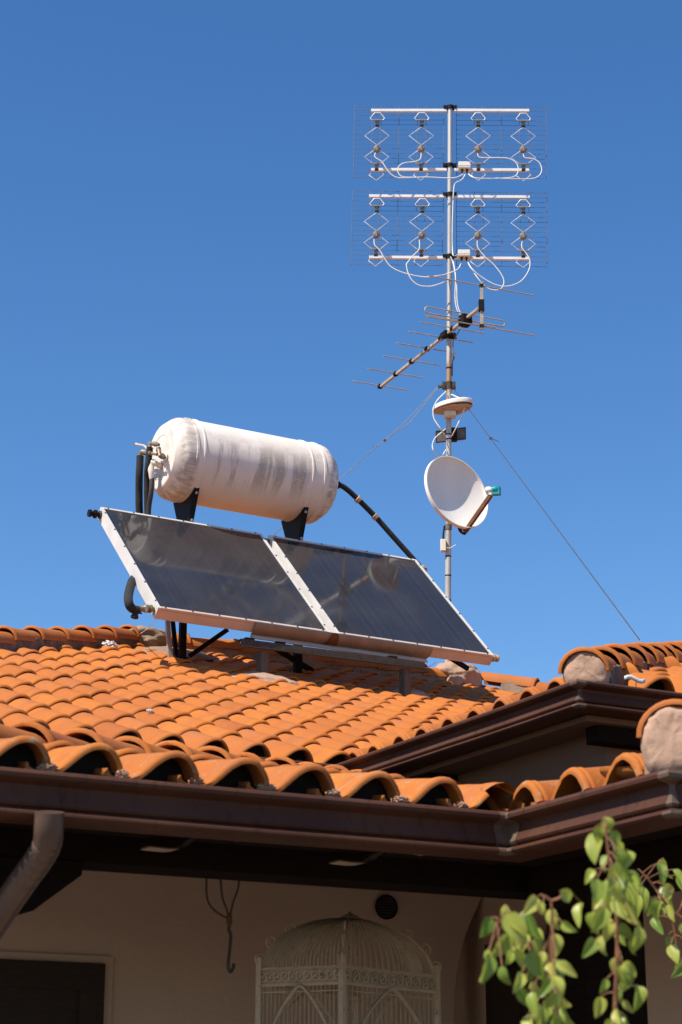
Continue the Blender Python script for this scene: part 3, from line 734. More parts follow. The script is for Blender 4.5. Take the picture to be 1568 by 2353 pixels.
# lower tray
S0, S1 = .78, 2.30
mb = MB(); prof = [(.002, -.004), (-.006, -.012), (-.013, -.03), (-.013, -.055), (-.007, -.08), (.003, -.100), (.014, -.114), (.018, -.122)]
off = pn*.006
mb.grid(lambda i, j: pp(S0+(S1-S0)*i, *prof[round(j*(len(prof)-1))])+off, 12, len(prof)-1)
tr = mb.build('drip_tray', M_TRAY, frame, 40)
mb = MB(); fl_ = [(.019, -.121), (-.014, -.123), (-.020, -.128), (-.020, -.136), (.03, -.138)]
mb.grid(lambda i, j: pp(S0+.005+(S1-S0-.01)*i, *fl_[round(j*4)])+off, 12, 4); mb.build('tray_flange', M_LIP, tr, 40)
mb = MB(); mb.grid(lambda i, j: pp(1.44+(.03+.05*j)*(i-.5)*1.6, *prof[round(j*7)])+off+pn*.003-pY*.002, 3, 7); mb.build('rust_stain', M_RUST, tr, 40)

# ------------------------------------------------------------------ the two collectors
GAP = .062; W1 = (PWD-GAP)*.5
def collector(s0, label, parentless=True):
    t = thing('solar_panel', label, 'solar panel', pp(s0+W1/2, 0, -PTH), 'solar collector panels')
    s1 = s0+W1; fw = .022
    mb = MB(); mb.prism([pp(s0+fw, fw, -.012), pp(s1-fw, fw, -.012), pp(s1-fw, PLN-fw, -.012), pp(s0+fw, PLN-fw, -.012)], pN*.006); mb.build('glass', M_GLASS, t)
    mb = MB(); mb.prism([pp(s0+.004, .004, -.02), pp(s1-.004, .004, -.02), pp(s1-.004, PLN-.004, -.02), pp(s0+.004, PLN-.004, -.02)], -pN*(PTH-.02)); mb.build('casing', M_LIP, t)
    for (x0, l0, x1, l1) in ((s0, 0, s0+fw, PLN), (s1-fw, 0, s1, PLN)):
        mb = MB(); mb.prism([pp(x0, l0, 0), pp(x1, l0, 0), pp(x1, l1, 0), pp(x0, l1, 0)], -pN*.018)
        sd = -1 if x0 == s0 else 1; xe = x0 if sd < 0 else x1
        mb.prism([pp(xe, l0, -.018), pp(xe, l1, -.018), pp(xe, l1, -PTH+.004), pp(xe, l0, -PTH+.004)], pu*.0035*-sd)
        mb.build('side_frame', M_WHITE, t)
    for (l0, l1) in ((0, fw), (PLN-fw, PLN)):
        mb = MB(); mb.prism([pp(s0+fw, l0, .001), pp(s1-fw, l0, .001), pp(s1-fw, l1, .001), pp(s0+fw, l1, .001)], -pN*.017); mb.build('end_frame', M_LIP if l0 == 0 else M_WHITE, t)
    for k in range(7):
        for l in (.010, PLN-.010):
            mb = MB(); mb.lathe(pp(s0+.06+(W1-.12)*k/6, l, .0), pN, [(0, .007), (.006, .006), (.009, .003)], 8); mb.build('screw', M_STEEL, t, 40)
    for k in range(6):
        for x in (s0+.010, s1-.010):
            mb = MB(); mb.lathe(pp(x, .10+(PLN-.2)*k/5, -.001), pN, [(0, .007), (.006, .006), (.009, .003)], 8); mb.build('screw', M_STEEL, t, 40)
    return t
c1 = collector(0, 'dark glass solar panel on the left, below the white tank, reflecting it')
c2 = collector(W1+GAP, 'dark glass solar panel on the right, nearest the antenna mast')
def nipple(t, s, l, d, L=.07, r=.016, mat=M_BLACK, nut=True):
    o = pp(s, l, -.045); mb = MB(); mb.lathe(o, d, [(-.02, r*.8), (L*.35, r*.8), (L*.35, r*1.5), (L*.55, r*1.5), (L*.55, r*.9), (L*.8, r*.9), (L*.8, r*1.35), (L, r*1.35)], 10); return mb.build('pipe_stub', mat, t, 40)
nipple(c1, 0, PLN-.05, -pu, .10, .022); nipple(c1, 0, .05, -pu, .06, .02, M_BRASS)
nipple(c2, PWD, .05, pu, .08, .022, M_BRONZE); nipple(c2, PWD, PLN-.06, pu, .06, .022, M_BRONZE)
nipple(c1, W1, PLN-.05, pu, GAP, .022, M_BRASS)
mb = MB(); mb.lathe(pp(0, PLN-.05, -.045)-pu*.002, -pu, [(0, .034), (.008, .034), (.012, .03)], 14); mb.build('grommet', M_DARKP, c1, 40)

# ------------------------------------------------------------------ hot water tank
tc0 = hb(449, 1284, -14.0); rt = .338
TL = 1.515
Mt = Matrix((pu, pn*-1, Z)).transposed().to_4x4()
tcn = tc0+pu*(TL/2)
tank = thing('water_tank', 'white cylindrical solar water tank streaked with grime above the panels', 'water tank', tcn-Z*rt)
MT = Matrix.Translation(tcn) @ Mt
mb = MB(); h_ = TL/2
prof = [(-h_+.17, rt), (-h_+.172, rt+.006), (-h_+.19, rt+.007), (-h_+.192, rt+.001), (-h_+.235, rt+.001), (-h_+.237, rt+.007), (-h_+.25, rt+.007), (-h_+.252, rt),
        (h_-.30, rt), (h_-.298, rt+.006), (h_-.285, rt+.006), (h_-.283, rt), (h_-.19, rt), (h_-.188, rt+.006), (h_-.17, rt+.006), (h_-.168, rt)]
mb.lathe((0, 0, 0), (1, 0, 0), prof, 72, False); mb.build('shell', M_TANK, tank, 25, MT)
for sgn in (-1, 1):
    mb = MB()
    mb.lathe((sgn*(h_-.155), 0, 0), (sgn, 0, 0), [(-.02, rt-.001), (.03, rt-.002), (.052, rt-.006), (.070, rt-.015), (.128, rt-.062), (.138, rt-.070), (.143, rt-.080), (.1435, .19), (.146, .186), (.146, .176), (.1435, .173), (.1435, .001)], 72, False)
    cp_ = mb.build('end_cap', M_TANK, tank, 22, MT)
# saddles: black triangular plates with flanges
for x0 in (-.535, .455):
    base = tcn+pu*x0
    zt_ = pp(0, PLN, 0).z
    mb = MB()
    f = base+pn*.235-Z*.20; bk = base-pn*.19-Z*.30; lo = base+pn*.085+Z*(zt_-tcn.z-.02); lob = base-pn*.06+Z*(zt_-tcn.z-.02)
    poly = [bk]+[base+(pn*sin(a)-Z*cos(a))*(rt+.004) for a in [radians(q) for q in range(-32, 33, 8)]]+[lo, lob]
    mb.prism(poly, pu*.005); s_ = mb.build('saddle', M_BLACK, tank)
    mb = MB()
    e0 = base+(pn*sin(radians(34))-Z*cos(radians(34)))*(rt+.004)
    mb.prism([e0, lo, lo+pu*.04, e0+pu*.045], pn*.005+Z*.002); mb.prism([e0+Z*.004-pu*.01, e0+pu*.05+Z*.004, e0+pu*.05-pn*.02+Z*.02, e0-pn*.02+Z*.02-pu*.01], Z*.006)
    mb.build('saddle_flange', M_BLACK, s_)
    mb = MB(); mb.prism([bk, lob, lob+pu*.04, bk+pu*.05], -pn*.005); mb.build('saddle_flange', M_BLACK, s_)
    for q in (.12, .8):
        mb = MB(); mb.lathe(e0+(lo-e0)*q+pu*.022+pn*.004, pn, [(0, .012), (.01, .012), (.01, .006), (.018, .006)], 6); mb.build('bolt', M_GALV, s_, 30)
# plumbing on the left end cap
yc = h_-.175+.163
E0 = tc0-pu*.0
def cp(x, y, o=.06):                                          # point in front of the end cap (zoomed photo -> plane)
    return hit(360+x/6.533, 1230+y/6.533, tc0-pu*o, pu)
def fitting(mb, p, q, r): mb.tube([p, q], r, 10)
vb = thing('valve_group', 'tarnished brass valve and elbow fittings on the tank end', 'valve', cp(560, 350))
mb = MB()
fitting(mb, cp(680, 350, 0), cp(600, 350, .08), .017); fitting(mb, cp(645, 350, .03), cp(625, 350, .05), .024)
mb.build('elbow', M_BRASS, vb, 40)
mb = MB(); fitting(mb, cp(590, 350, .09), cp(565, 190, .09), .015); fitting(mb, cp(567, 260, .09), cp(565, 200, .09), .021); fitting(mb, cp(578, 300, .09), cp(574, 275, .09), .019); mb.build('union', M_BRASS, vb, 40)
mb = MB(); fitting(mb, cp(570, 140, .09), cp(405, 105, .10), .013); fitting(mb, cp(530, 135, .09), cp(470, 118, .1), .019); fitting(mb, cp(405, 100, .1), cp(405, 190, .1), .018); mb.build('pipe_bend', M_BRASS, vb, 40)
mb = MB(); fitting(mb, cp(540, 320, .09), cp(440, 300, .10), .011); fitting(mb, cp(430, 300, .1), cp(300, 275, .11), .019); fitting(mb, cp(350, 285, .1), cp(270, 272, .12), .023); fitting(mb, cp(235, 265, .12), cp(228, 360, .12), .020); fitting(mb, cp(285, 274, .12), cp(228, 268, .12), .014); mb.build('ball_valve', M_BRASS, vb, 40)
mb = MB(); mb.tube(spline([cp(362, 270, .11), cp(350, 210, .11), cp(300, 160, .12), cp(215, 140, .13), cp(160, 135, .13)], 5), [.009]*16+[.010]*4+[.016], 8); mb.build('lever', M_LIP, vb, 40)
mb = MB(); mb.lathe(cp(690, 360, .0), -pu, [(0, .040), (.006, .040), (.010, .022)], 18); mb.build('flange', M_ALU, vb, 30)
mb = MB(); mb.tube(spline([cp(590, 520, 0), cp(540, 490, .04), cp(450, 470, .07), cp(420, 520, .08), cp(430, 640, .08), cp(440, 800, .07)], 5), [.026]*8+[.030]*8+[.030-.0015*k for k in range(10)], 10)
fo = mb.build('foam_lagging', M_PLASTIC, vb, 60)
# insulated hoses
def hose(label, pts, r, mat=M_FOAM, clips=(), grp='insulated hoses of the solar heater'):
    S_ = spline(pts, 8); t = thing('hose', label, 'hose', S_[0], grp)
    mb = MB(); mb.tube(S_, r, 12); mb.build('sleeve', mat, t, 60)
    for k, m_ in clips:
        p, q = S_[k], S_[k+1]; d = (q-p).normalized()
        mb = MB(); mb.lathe(p-d*.02, d, [(0, r*1.0), (.004, r*1.45), (.035, r*1.4), (.04, r*1.0)], 10); mb.build('clamp', m_, t, 40)
    return t
def dn(x0, y0, x1, y1, o0, o1): return [cp(x0, y0, o0), cp((x0+x1)/2, (y0+y1)/2, (o0+o1)/2), cp(x1, y1, o1)]
hose('thin black pipe and thick foam hose farthest left below the ball valve', [cp(228, 350, .12), cp(222, 520, .12), cp(212, 700, .12), cp(208, 1000, .10), cp(212, 1330, .08), cp(240, 1900, .03)], .030)
hose('black foam hose between two others hanging from the tank end', [cp(405, 190, .1), cp(385, 400, .1), cp(368, 560, .1), cp(355, 800, .08), cp(362, 1330, .05), cp(400, 1900, .0)], .027)
hose('smooth dark grey hose bending out of the foam lagging', [cp(440, 720, .07), cp(442, 850, .07), cp(425, 1050, .07), cp(385, 1330, .06), cp(360, 1900, .03)], .020, M_DARKP)
Hs = lambda x, y, b=-14.05: hb(840+x/3.92, 1180+y/3.92, b)
hose('long black hose arching from the tank down to the right panel corner', [tc0+pu*(TL+.0), Hs(430, 722), Hs(520, 760), Hs(660, 885), Hs(850, 1075), Hs(1060, 1310, -14.03), Hs(1330, 1610, -14.0), Hs(1385, 1665, -13.98)], .023, M_FOAM, ((8, M_BLACK), (24, M_BRONZE), (32, M_BRONZE), (54, M_BRONZE)))
V5 = lambda x, y, b=-12.85: hb(240+x/2.613, 1400+y/2.613, b)
hv = thing('hose', 'black foam elbow hose with brass union at the lower left panel corner', 'hose', V5(340, 800), 'insulated hoses of the solar heater')
mb = MB(); mb.tube(spline([V5(375, 520, -13.3), V5(350, 600, -13.15), V5(322, 700, -13.0), V5(320, 770), V5(345, 815), V5(395, 828)], 7), [.022]*8+[.033]*22+[.03]*6, 12); mb.build('sleeve', M_FOAM, hv, 60)
mb = MB(); mb.tube(spline([V5(380, 815), V5(370, 850), V5(362, 885)], 6), [.022]*9+[.028]*4, 10); mb.tube([V5(380, 835), V5(418, 855)], [.016, .004], 6); mb.build('tape_end', M_FOAM, hv, 60)
mb = MB(); mb.tube([V5(390, 820), V5(440, 815), V5(440, 815)+pu*.001, V5(475, 820), V5(478, 820), V5(530, 830, -12.80)], [.022, .024, .030, .028, .02, .02], 10); mb.build('union', M_BRASS, hv, 40)

# ------------------------------------------------------------------ antenna mast
MY = W(8.77, -14.5, 6).y
mast0 = W(8.75, -14.5, zr-.05); mast1 = hy(1267, 303, MY)
mtop = mast1; mdir = (mtop-mast0).normalized()
def mp(y, dx=0):                                              # point of the mast axis at photo row y
    lo, hi = 0, 1
    for _ in range(40):
        m = (lo+hi)/2
        if px(mast0+(mtop-mast0)*m)[1] > y: lo = m
        else: hi = m
    return mast0+(mtop-mast0)*lo
mast = thing('antenna_mast', 'tall thin galvanised steel mast rising behind the right panel', 'mast', mast0)
mb = MB(); mb.tube([mast0, mp(1500)], .0265, 18); mb.build('lower_tube', M_MAST, mast, 40)
mb = MB(); mb.tube([mp(1500), mp(930)], .0245, 18); mb.build('middle_tube', M_MAST, mast, 40)
mb = MB(); mb.tube([mp(930), mtop], .0235, 18); mb.build('upper_tube', M_GALV, mast, 40)
def collar(y, r=.034, h=.035, mat=M_BLACK, ears=True, nm='clamp'):
    c = mp(y); mb = MB(); mb.lathe(c-mdir*h/2, mdir, [(0, .025), (0, r), (h, r), (h, .025)], 16)
    if ears:
        for sg in (-1, 1):
            mb.box(c+Vector((sg*(r+.014), 0, 0)), Vector((.016, 0, 0)), Vector((0, .022, 0)), Z*h*.45)
            mb.tube([c+Vector((sg*(r+.012), -.035, -.01)), c+Vector((sg*(r+.012), .04, -.01))], .005, 6)
    return mb.build(nm, mat, mast, 40)
for y in (302, 466, 548, 722): collar(y)
collar(945, .032, .05, M_BLACK); collar(1085, .030, .07, M_STEEL); collar(1483, .031, .05, M_GREYP, False, 'sleeve')
for y in (1036, 1223, 1236, 1566, 1620, 1690): collar(y, .0285, .010, M_BLACK, False, 'strap')
mb = MB(); mb.bar(mp(1085), mp(1085)+Vector((-.10, 0, -.012)), .025, .022); mb.build('guy_bracket', M_STEEL, mast)
mb = MB(); mb.tube(spline([mp(1000)+Vector((.03, -.02, 0)), mp(1010)+Vector((.045, -.02, 0)), mp(1020)+Vector((.03, -.02, 0)), mp(1060)+Vector((.028, -.02, 0))], 5), .005, 6); mb.tube(spline([mp(1480)+Vector((-.035, -.01, 0)), mp(1510)+Vector((-.045, -.01, 0)), mp(1540)+Vector((-.03, -.01, 0))], 5), .008, 6); mb.build('tape', M_BLACK, mast, 60)

# panel antennas: local pixel reader of the zoomed photograph put on the antenna plane
def z1(x, y, Y): return hy(960+x/2.529, 270+y/2.529, Y)
GY, BY, DY = MY+.05, MY+.0, MY-.10
def panel_antenna(label, gx0, gx1, gy0, gy1, slope, skew, bt, bb, bx0, bx1, cols, oy):
    t = thing('panel_antenna', label, 'antenna', z1((gx0+gx1)/2, gy1, BY), 'panel antennas on the mast')
    H = lambda x, y, Y: z1(x+skew*(y-gy0)/(gy1-gy0), y+slope*(x-gx0), Y)
    mb = MB()
    for k in range(16):
        y = gy0+(gy1-gy0)*k/15; mb.tube([H(gx0, y, GY), H(gx1, y, GY)], .0022, 5)
    wdt = gx1-gx0
    for f in (0, .2, .295, .5, .705, .8, 1):
        mb.tube([H(gx0+wdt*f, gy0, GY-.004), H(gx0+wdt*f, gy1, GY-.004)], .0028, 5)
    mb.build('reflector_grid', M_WIRE, t, 60)
    for y in (bt, bb):
        mb = MB(); mb.bar(z1(bx0, y+slope*(bx0-gx0)*.5, BY), z1(bx1, y+slope*(bx1-gx0)*.5, BY), .030, .026); mb.build('boom', M_ALU, t)
    for cx_ in cols:
        y0 = oy+slope*(cx_-gx0); q = lambda dx, y: z1(cx_+dx+skew*(y-y0)/(gy1-gy0)*1, y0+y, DY)
        mb = MB()
        for L in ([(20, 3), (52, 42), (38, 55)], [(-20, 3), (-52, 42), (-38, 55)], [(-20, 3), (20, 3)],
                  [(0, 103), (85, 167), (0, 235), (-88, 167), (0, 103)], [(0, 255), (85, 318), (8, 380)], [(0, 255), (-88, 318), (-8, 380)],
                  [(42, 432), (52, 442), (-2, 486), (-54, 446), (-42, 434)]):
            mb.tube([q(*p) for p in L], .0036, 6)
        el = mb.build('bowtie_element', M_ALU, t, 60)
        mb = MB()
        for y in (55, 365):
            mb.box(q(0, y+25), Vector((.011, 0, 0)), Vector((0, .02, 0)), Z*.026); mb.box(q(0, y+10), Vector((.019, 0, 0)), Vector((0, .014, 0)), Z*.006); mb.box(q(0, y+40), Vector((.018, 0, 0)), Vector((0, .024, 0)), Z*.005)
        mb.build('insulator', M_DARKP, el)
        mb = MB()
        for y in (55, 365): mb.bar(q(-38, y), q(38, y), .014, .012)
        mb.build('insulator_bar', M_GREYB, el)
        c_ = q(0, 258); mb = MB(); mb.lathe(c_+Vector((0, .03, 0)), Vector((0, -1, -.1)), [(0, .032), (.03, .035), (.05, .029), (.056, .016), (.056, .001)], 16); mb.box(c_+Vector((0, -.02, 0)), Vector((.006, 0, 0)), Vector((0, .012, 0)), Z*.032)
        mb.build('connector', M_GREYB, el, 30)
    return t
panel_antenna('upper left grid panel antenna with two bowtie columns, at the mast top', 97, 733, 70, 579, .0, -8, 105, 526, 214, 752, (258, 574), 116)
panel_antenna('upper right grid panel antenna, behind the topmost ivory junction box', 820, 1460, 72, 582, .008, 2, 104, 527, 806, 1338, (977, 1298), 116)
panel_antenna('lower left grid panel antenna, just above the comb-shaped antenna', 82, 730, 676, 1200, .010, -10, 713, 1149, 200, 744, (243, 566), 724)
panel_antenna('lower right grid panel antenna with a junction box on its lower bar', 820, 1466, 683, 1208, .012, 2, 718, 1155, 806, 1341, (976, 1300), 730)
def jbox(label, x0, y0, x1, y1, Y, name='junction_box', nub=True, th=.035):
    p, q = z1(x0, y0, Y), z1(x1, y1, Y); t = thing(name, label, 'junction box', (p+q)/2, 'junction boxes on the mast')
    c = (p+q)/2; hx = abs(q.x-p.x)/2; hz = abs(q.z-p.z)/2
    mb = MB(); mb.box(c, Vector((hx, 0, 0)), Vector((0, th, 0)), Z*hz); o = mb.build('case', M_PLASTIC, t)
    bv = o.modifiers.new('bevel', 'BEVEL'); bv.width = .006; bv.segments = 2
    mb = MB(); mb.box(c-Z*(hz*.35), Vector((hx+.002, 0, 0)), Vector((0, th+.002, 0)), Z*.003); mb.build('lid_seam', M_LIP, t)
    if nub:
        for k in (-.4, .4):
            mb = MB(); mb.lathe(c+Vector((hx*k, -.0, -hz)), -Z, [(0, .012), (.02, .012), (.024, .008), (.034, .008)], 8); mb.build('cable_gland', M_STEEL, t, 40)
    return t
jbox('ivory junction box on the bar of the upper panel antennas', 835, 477, 922, 522, MY-.05)
jbox('ivory junction box on the bar of the lower panel antennas', 832, 1103, 919, 1148, MY-.05)
p_ = hy(1248, 1536, MY-.02)
def sbox():
    q0, q1 = hy(1240, 1519, MY-.03), hy(1255, 1552, MY-.03); c = (q0+q1)/2
    t = thing('junction_box', 'small white box strapped to the mast below the dish', 'junction box', c, 'junction boxes on the mast')
    mb = MB(); mb.box(c, Vector((.024, 0, 0)), Vector((0, .03, 0)), Z*.054); o = mb.build('case', M_PLASTIC, t)
    bv = o.modifiers.new('bevel', 'BEVEL'); bv.width = .005; bv.segments = 2
    mb = MB(); mb.tube(spline([c+Vector((.03, -.03, -.03)), c+Vector((.06, -.035, -.03)), c+Vector((.11, -.03, 0))], 4), .003, 5); mb.build('cable_tie', M_CABLE, t, 60)
sbox()
# coax cables
def cable(label, pts, r=.0052, mat=M_CABLE, grp='white cables on the mast', cat='cable', name='cable'):
    S_ = spline(pts, 7); mb = MB(); mb.tube(S_, r, 7); o = mb.build(name, mat, None, 60); tag(o, label, cat, grp); return o
CY = MY-.13
q = lambda x, y, Y=CY: z1(x, y, Y)
cable('white cable looping from the far left bowtie of the upper antennas', [q(246, 405), q(242, 435), q(290, 468), q(325, 520), q(360, 560), q(410, 582), q(520, 580), q(620, 578), q(755, 584), q(820, 580), q(872, 555, MY-.05)])
cable('white cable from the second upper bowtie column, curling left of the mast', [q(571, 405), q(566, 445), q(530, 466), q(440, 480), q(403, 520), q(420, 565), q(460, 578), q(530, 579)])
cable('white cable from the third upper bowtie column, curling under the upper bar', [q(972, 408), q(985, 436), q(1050, 440), q(1180, 443), q(1245, 475), q(1262, 530), q(1235, 572), q(1150, 585), q(960, 584), q(905, 552, MY-.05)])
cable('white cable making the rightmost loop around the upper grid edge', [q(1297, 412), q(1310, 440), q(1370, 448), q(1415, 480), q(1428, 535), q(1395, 578), q(1330, 590), q(1180, 588), q(1100, 585)])
cable('white down lead running along the mast between upper and lower antennas', [q(885, 556, MY-.05), q(860, 595), q(815, 620, MY-.05), q(803, 660, MY-.04), q(797, 760, MY-.04), q(792, 950, MY-.04), q(793, 1090, MY-.04), q(800, 1135), q(832, 1130, MY-.07)])
z2o = lambda x, y, Y=CY: hy(960+x/2.529, 720+y/2.529, Y)
cable('white cable hanging from the far left lower bowtie to the mast', [q(237, 1020), q(240, 1060), q(280, 1105), q(315, 1165), z2o(360, 80), z2o(450, 122), z2o(590, 150), z2o(700, 140), z2o(752, 128, MY-.05), z2o(830, 95), z2o(855, 50, MY-.05)])
cable('white cable hanging in a deep loop left of the mast', [q(558, 1025), q(556, 1090), q(510, 1140), q(478, 1180), z2o(466, 70), z2o(490, 150), z2o(545, 205), z2o(630, 217), z2o(710, 196), z2o(752, 175, MY-.05)])
cable('white cable hanging in a loop through the rear rod right of the mast', [q(970, 1030), q(975, 1080), q(1030, 1150), z2o(1085, 60), z2o(1140, 130), z2o(1160, 185), z2o(1140, 232), z2o(1090, 243), z2o(1030, 220), z2o(960, 140), z2o(905, 50, MY-.05)])
cable('white cable hanging from the far right bowtie in the widest loop', [q(1290, 1035), q(1288, 1080), q(1325, 1130), z2o(1345, 40), z2o(1335, 105), z2o(1280, 180), z2o(1190, 215), z2o(1100, 205), z2o(1000, 150), z2o(930, 90), z2o(903, 45, MY-.05)])
cable('pair of white leads dropping from the lower box to the comb antenna', [z2o(780, 5, MY-.05), z2o(800, 60, MY-.06), z2o(815, 150), z2o(812, 300), z2o(825, 380), z2o(850, 420)])
cable('second white lead dropping beside the mast to the black dipole box', [z2o(800, 40, MY-.06), z2o(822, 200), z2o(828, 330), z2o(845, 395), z2o(868, 425)])
cable('dark cable looping from the dipole box back to the mast', [z2o(855, 505), z2o(820, 570), z2o(797, 610, MY-.05), z2o(800, 690, MY-.05), z2o(785, 770, MY-.04)], .005, M_GREYP)
z3 = lambda x, y, Y=CY: hy(1180+x/6.03, 1060+y/6.03, Y)
cable('white cable bowing left of the mast past the flat white antenna', [z3(455, 250, MY-.04), z3(330, 370), z3(260, 480), z3(235, 600), z3(260, 730), z3(370, 890), z3(452, 1005, MY-.04)])
cable('white cable arching over the right end of the flat white antenna', [z3(545, 300, MY-.04), z3(650, 345), z3(740, 385), z3(775, 440), z3(765, 540), z3(710, 680), z3(630, 860), z3(555, 1005, MY-.04)])
cable('white cable curving left and down behind the dish rim', [z3(455, 880, MY-.04), z3(360, 960), z3(265, 1050), z3(225, 1160), z3(245, 1270), z3(320, 1380, MY+.03)])
cable('short white cable slipping behind the top of the dish', [z3(455, 1240, MY-.03), z3(410, 1310), z3(375, 1400, MY+.03)])

# ------------------------------------------------------------------ yagi
z2 = lambda x, y, Z_: hit(960+x/2.529, 720+y/2.529, Vector((0, 0, Z_)), Z)
yz = hy(960+765/2.529, 720+560/2.529, MY-.045).z
yagi = thing('yagi_antenna', 'comb-shaped aerial on a slanting boom with folded dipole, clamped to the mast', 'antenna', z2(765, 560, yz))
Y0, Y1 = z2(985, 370, yz), z2(272, 938, yz)
bd = (Y1-Y0).normalized(); pe = bd.cross(Z).normalized()
mb = MB(); mb.bar(Y0, Y1, .024, .024); mb.build('boom', M_BRONZE, yagi)
def onb(x, y):
    p = z2(x, y, yz); return Y0+bd*((p-Y0).dot(bd))
for xl, yl, xr, yr, xc, yc_ in ((82, 887, 480, 961, 278, 932), (188, 798, 588, 873, 385, 843), (292, 710, 702, 779, 490, 752), (380, 624, 822, 691, 597, 664), (462, 540, 932, 617, 693, 585), (545, 472, 1015, 553, 775, 518)):
    c = onb(xc, yc_); k = c.dot(FW)-EYE.dot(FW); L = sqrt((xr-xl)**2+(yr-yl)**2)/2.529*K/4600*k/abs(pe.dot(Vector((1, 0, 0))))/2*.985
    mb = MB(); mb.tube([c-pe*L+Z*.014, c+pe*L+Z*.014], .0055, 7); el = mb.build('element', M_BRONZE, yagi, 60)
    mb = MB(); mb.box(c+Z*.006, bd*.022, pe*.02, Z*.018); mb.build('element_clip', M_BLACK, el)
cdp = onb(890, 452)
hl = .37
fd = [cdp+pe*s*hl*x+Z*z for s, x, z in ()]
mb = MB(); rr_ = .030
loop = [cdp+pe*(hl-.0)*k/8+Z*(.055) for k in range(-8, 9)]+[cdp+pe*(hl+rr_*sin(a))+Z*(.055-rr_+rr_*cos(a)) for a in [pi*k/6 for k in range(1, 6)]]
loop += [cdp+pe*hl*k/8+Z*(.055-2*rr_) for k in range(8, -9, -1)]+[cdp-pe*(hl+rr_*sin(a))+Z*(.055-rr_-rr_*cos(a)) for a in [pi*k/6 for k in range(1, 7)]]
mb.tube(loop, .0062, 7); mb.build('folded_dipole', M_BRONZE, yagi, 60)
mb = MB(); mb.tube([cdp-pe*.36+bd*.06-Z*.0, cdp+pe*.34+bd*.06-Z*.0], .0055, 7); mb.build('element', M_BRONZE, yagi, 60)
bx = MB(); bx.box(cdp-Z*.01, bd*.05, pe*.05, Z*.05); bx.box(cdp-Z*.045, bd*.03, pe*.035, Z*.03); o = bx.build('dipole_box', M_BLACK, yagi)
bv = o.modifiers.new('bevel', 'BEVEL'); bv.width = .012; bv.segments = 2
pz = lambda x, y: hy(960+x/2.529, 720+y/2.529, Y0.y-.02)
mb = MB(); mb.bar(pz(1000, 185), pz(1001, 522), .026, .026, Vector((0, 1, 0))); mb.build('reflector_post', M_BRONZE, yagi)
mb = MB(); mb.box(pz(999, 355), Vector((.024, 0, 0)), Vector((0, .03, 0)), Z*.05); mb.build('post_clamp', M_BLACK, yagi)
for (xc, yc_, L) in ((1000, 212, .53), (1001, 500, .53)):
    c = pz(xc, yc_); mb = MB(); mb.tube([c-pe*L, c+pe*L], .0058, 7); el = mb.build('reflector', M_BRONZE, yagi, 60)
    mb = MB(); mb.box(c, Vector((.018, 0, 0)), Vector((0, .02, 0)), Z*.012); mb.build('element_clip', M_BLACK, el)
c = onb(760, 562); mb = MB(); mb.box(c, bd*.05, pe*.035, Z*.022); mb.tube([c+pe*.03-Z*.03, c+pe*.11-Z*.02], .006, 6); mb.build('mast_clamp', M_BLACK, yagi)

# ------------------------------------------------------------------ flat white antenna, dark slab antenna
fl = thing('flat_antenna', 'flat white boat-shaped antenna with rounded ends on the mast', 'antenna', z3(560, 600, MY-.04))
ca = z3(540, 520, MY-.07)
wx = (z3(918, 500, MY-.07)-z3(225, 540, MY-.07)); Lh = wx.length/2; wx.normalize(); wy = wx.cross(Z).normalized(); 
mid = (z3(918, 470, MY-.07)+z3(225, 540, MY-.07))/2
def hull(i, j):                                                # upper shell of the flattened disc
    a = 2*pi*i; r = 1
    return None
def outl(f, g):                                                # f along, g across: outline of the lid
    return mid+wx*Lh*f+wy*.14*g*max(0, 1-abs(f)**3)**.5
nn = 40; ringA = [(cos(2*pi*k/nn), sin(2*pi*k/nn)) for k in range(nn)]
lid = [(.030, .94), (.036, .7), (.038, .05)]
mb = MB(); vs = []
for z_, r in [(-.016, .97), (-.010, 1), (.014, 1), (.026, .97)]+lid:
    vs += [mid+wx*Lh*c_*r+wy*.14*s_*r+Z*(z_+.022*c_) for c_, s_ in ringA]
m_ = 7; mb.add(vs, [(i*nn+k, i*nn+(k+1) % nn, (i+1)*nn+(k+1) % nn, (i+1)*nn+k) for i in range(m_-1) for k in range(nn)]+[tuple((m_-1)*nn+k for k in range(nn))])
mb.build('lid', M_PLASTIC, fl, 35)
mb = MB(); vs = []
for r in (.965, .9, .75, .5, .2):
    for c_, s_ in ringA:
        f = c_*r; dep = .058*(1-r*r)**.5*(1 if f > .15 else max(.35, .62+.9*f*.4))
        vs.append(mid+wx*Lh*f+wy*.136*s_*r+Z*(-.016-dep+.022*f))
mb.add(vs, [(i*nn+k, i*nn+(k+1) % nn, (i+1)*nn+(k+1) % nn, (i+1)*nn+k) for i in range(4) for k in range(nn)]+[tuple(4*nn+k for k in range(nn))])
mb.build('hull', M_TAN, fl, 50)
mb = MB(); mb.box(z3(520, 590, MY-.05), Vector((.052, 0, 0)), Vector((0, .055, 0)), Z*.052); mb.build('mount_block', M_PLASTIC, fl)
mb = MB(); mb.lathe(mp(1159)-mdir*.012, mdir, [(0, .026), (0, .034), (.024, .034), (.024, .026)], 16); mb.box(mp(1159)+Vector((.045, -.02, 0)), Vector((.014, 0, 0)), Vector((0, .014, 0)), Z*.014); mb.build('u_clamp', M_ALU, fl, 40)
sb = thing('slab_antenna', 'dark grey rectangular slab antenna strapped behind the mast under the white one', 'antenna', z3(540, 1000, MY+.06))
P4 = [z3(285, 925, MY+.05), z3(285, 1110, MY+.05), z3(790, 1050, MY+.09), z3(790, 862, MY+.09)]
mb = MB(); mb.prism(P4, Vector((0, .03, 0))); o = mb.build('panel', M_GREYP, sb); 
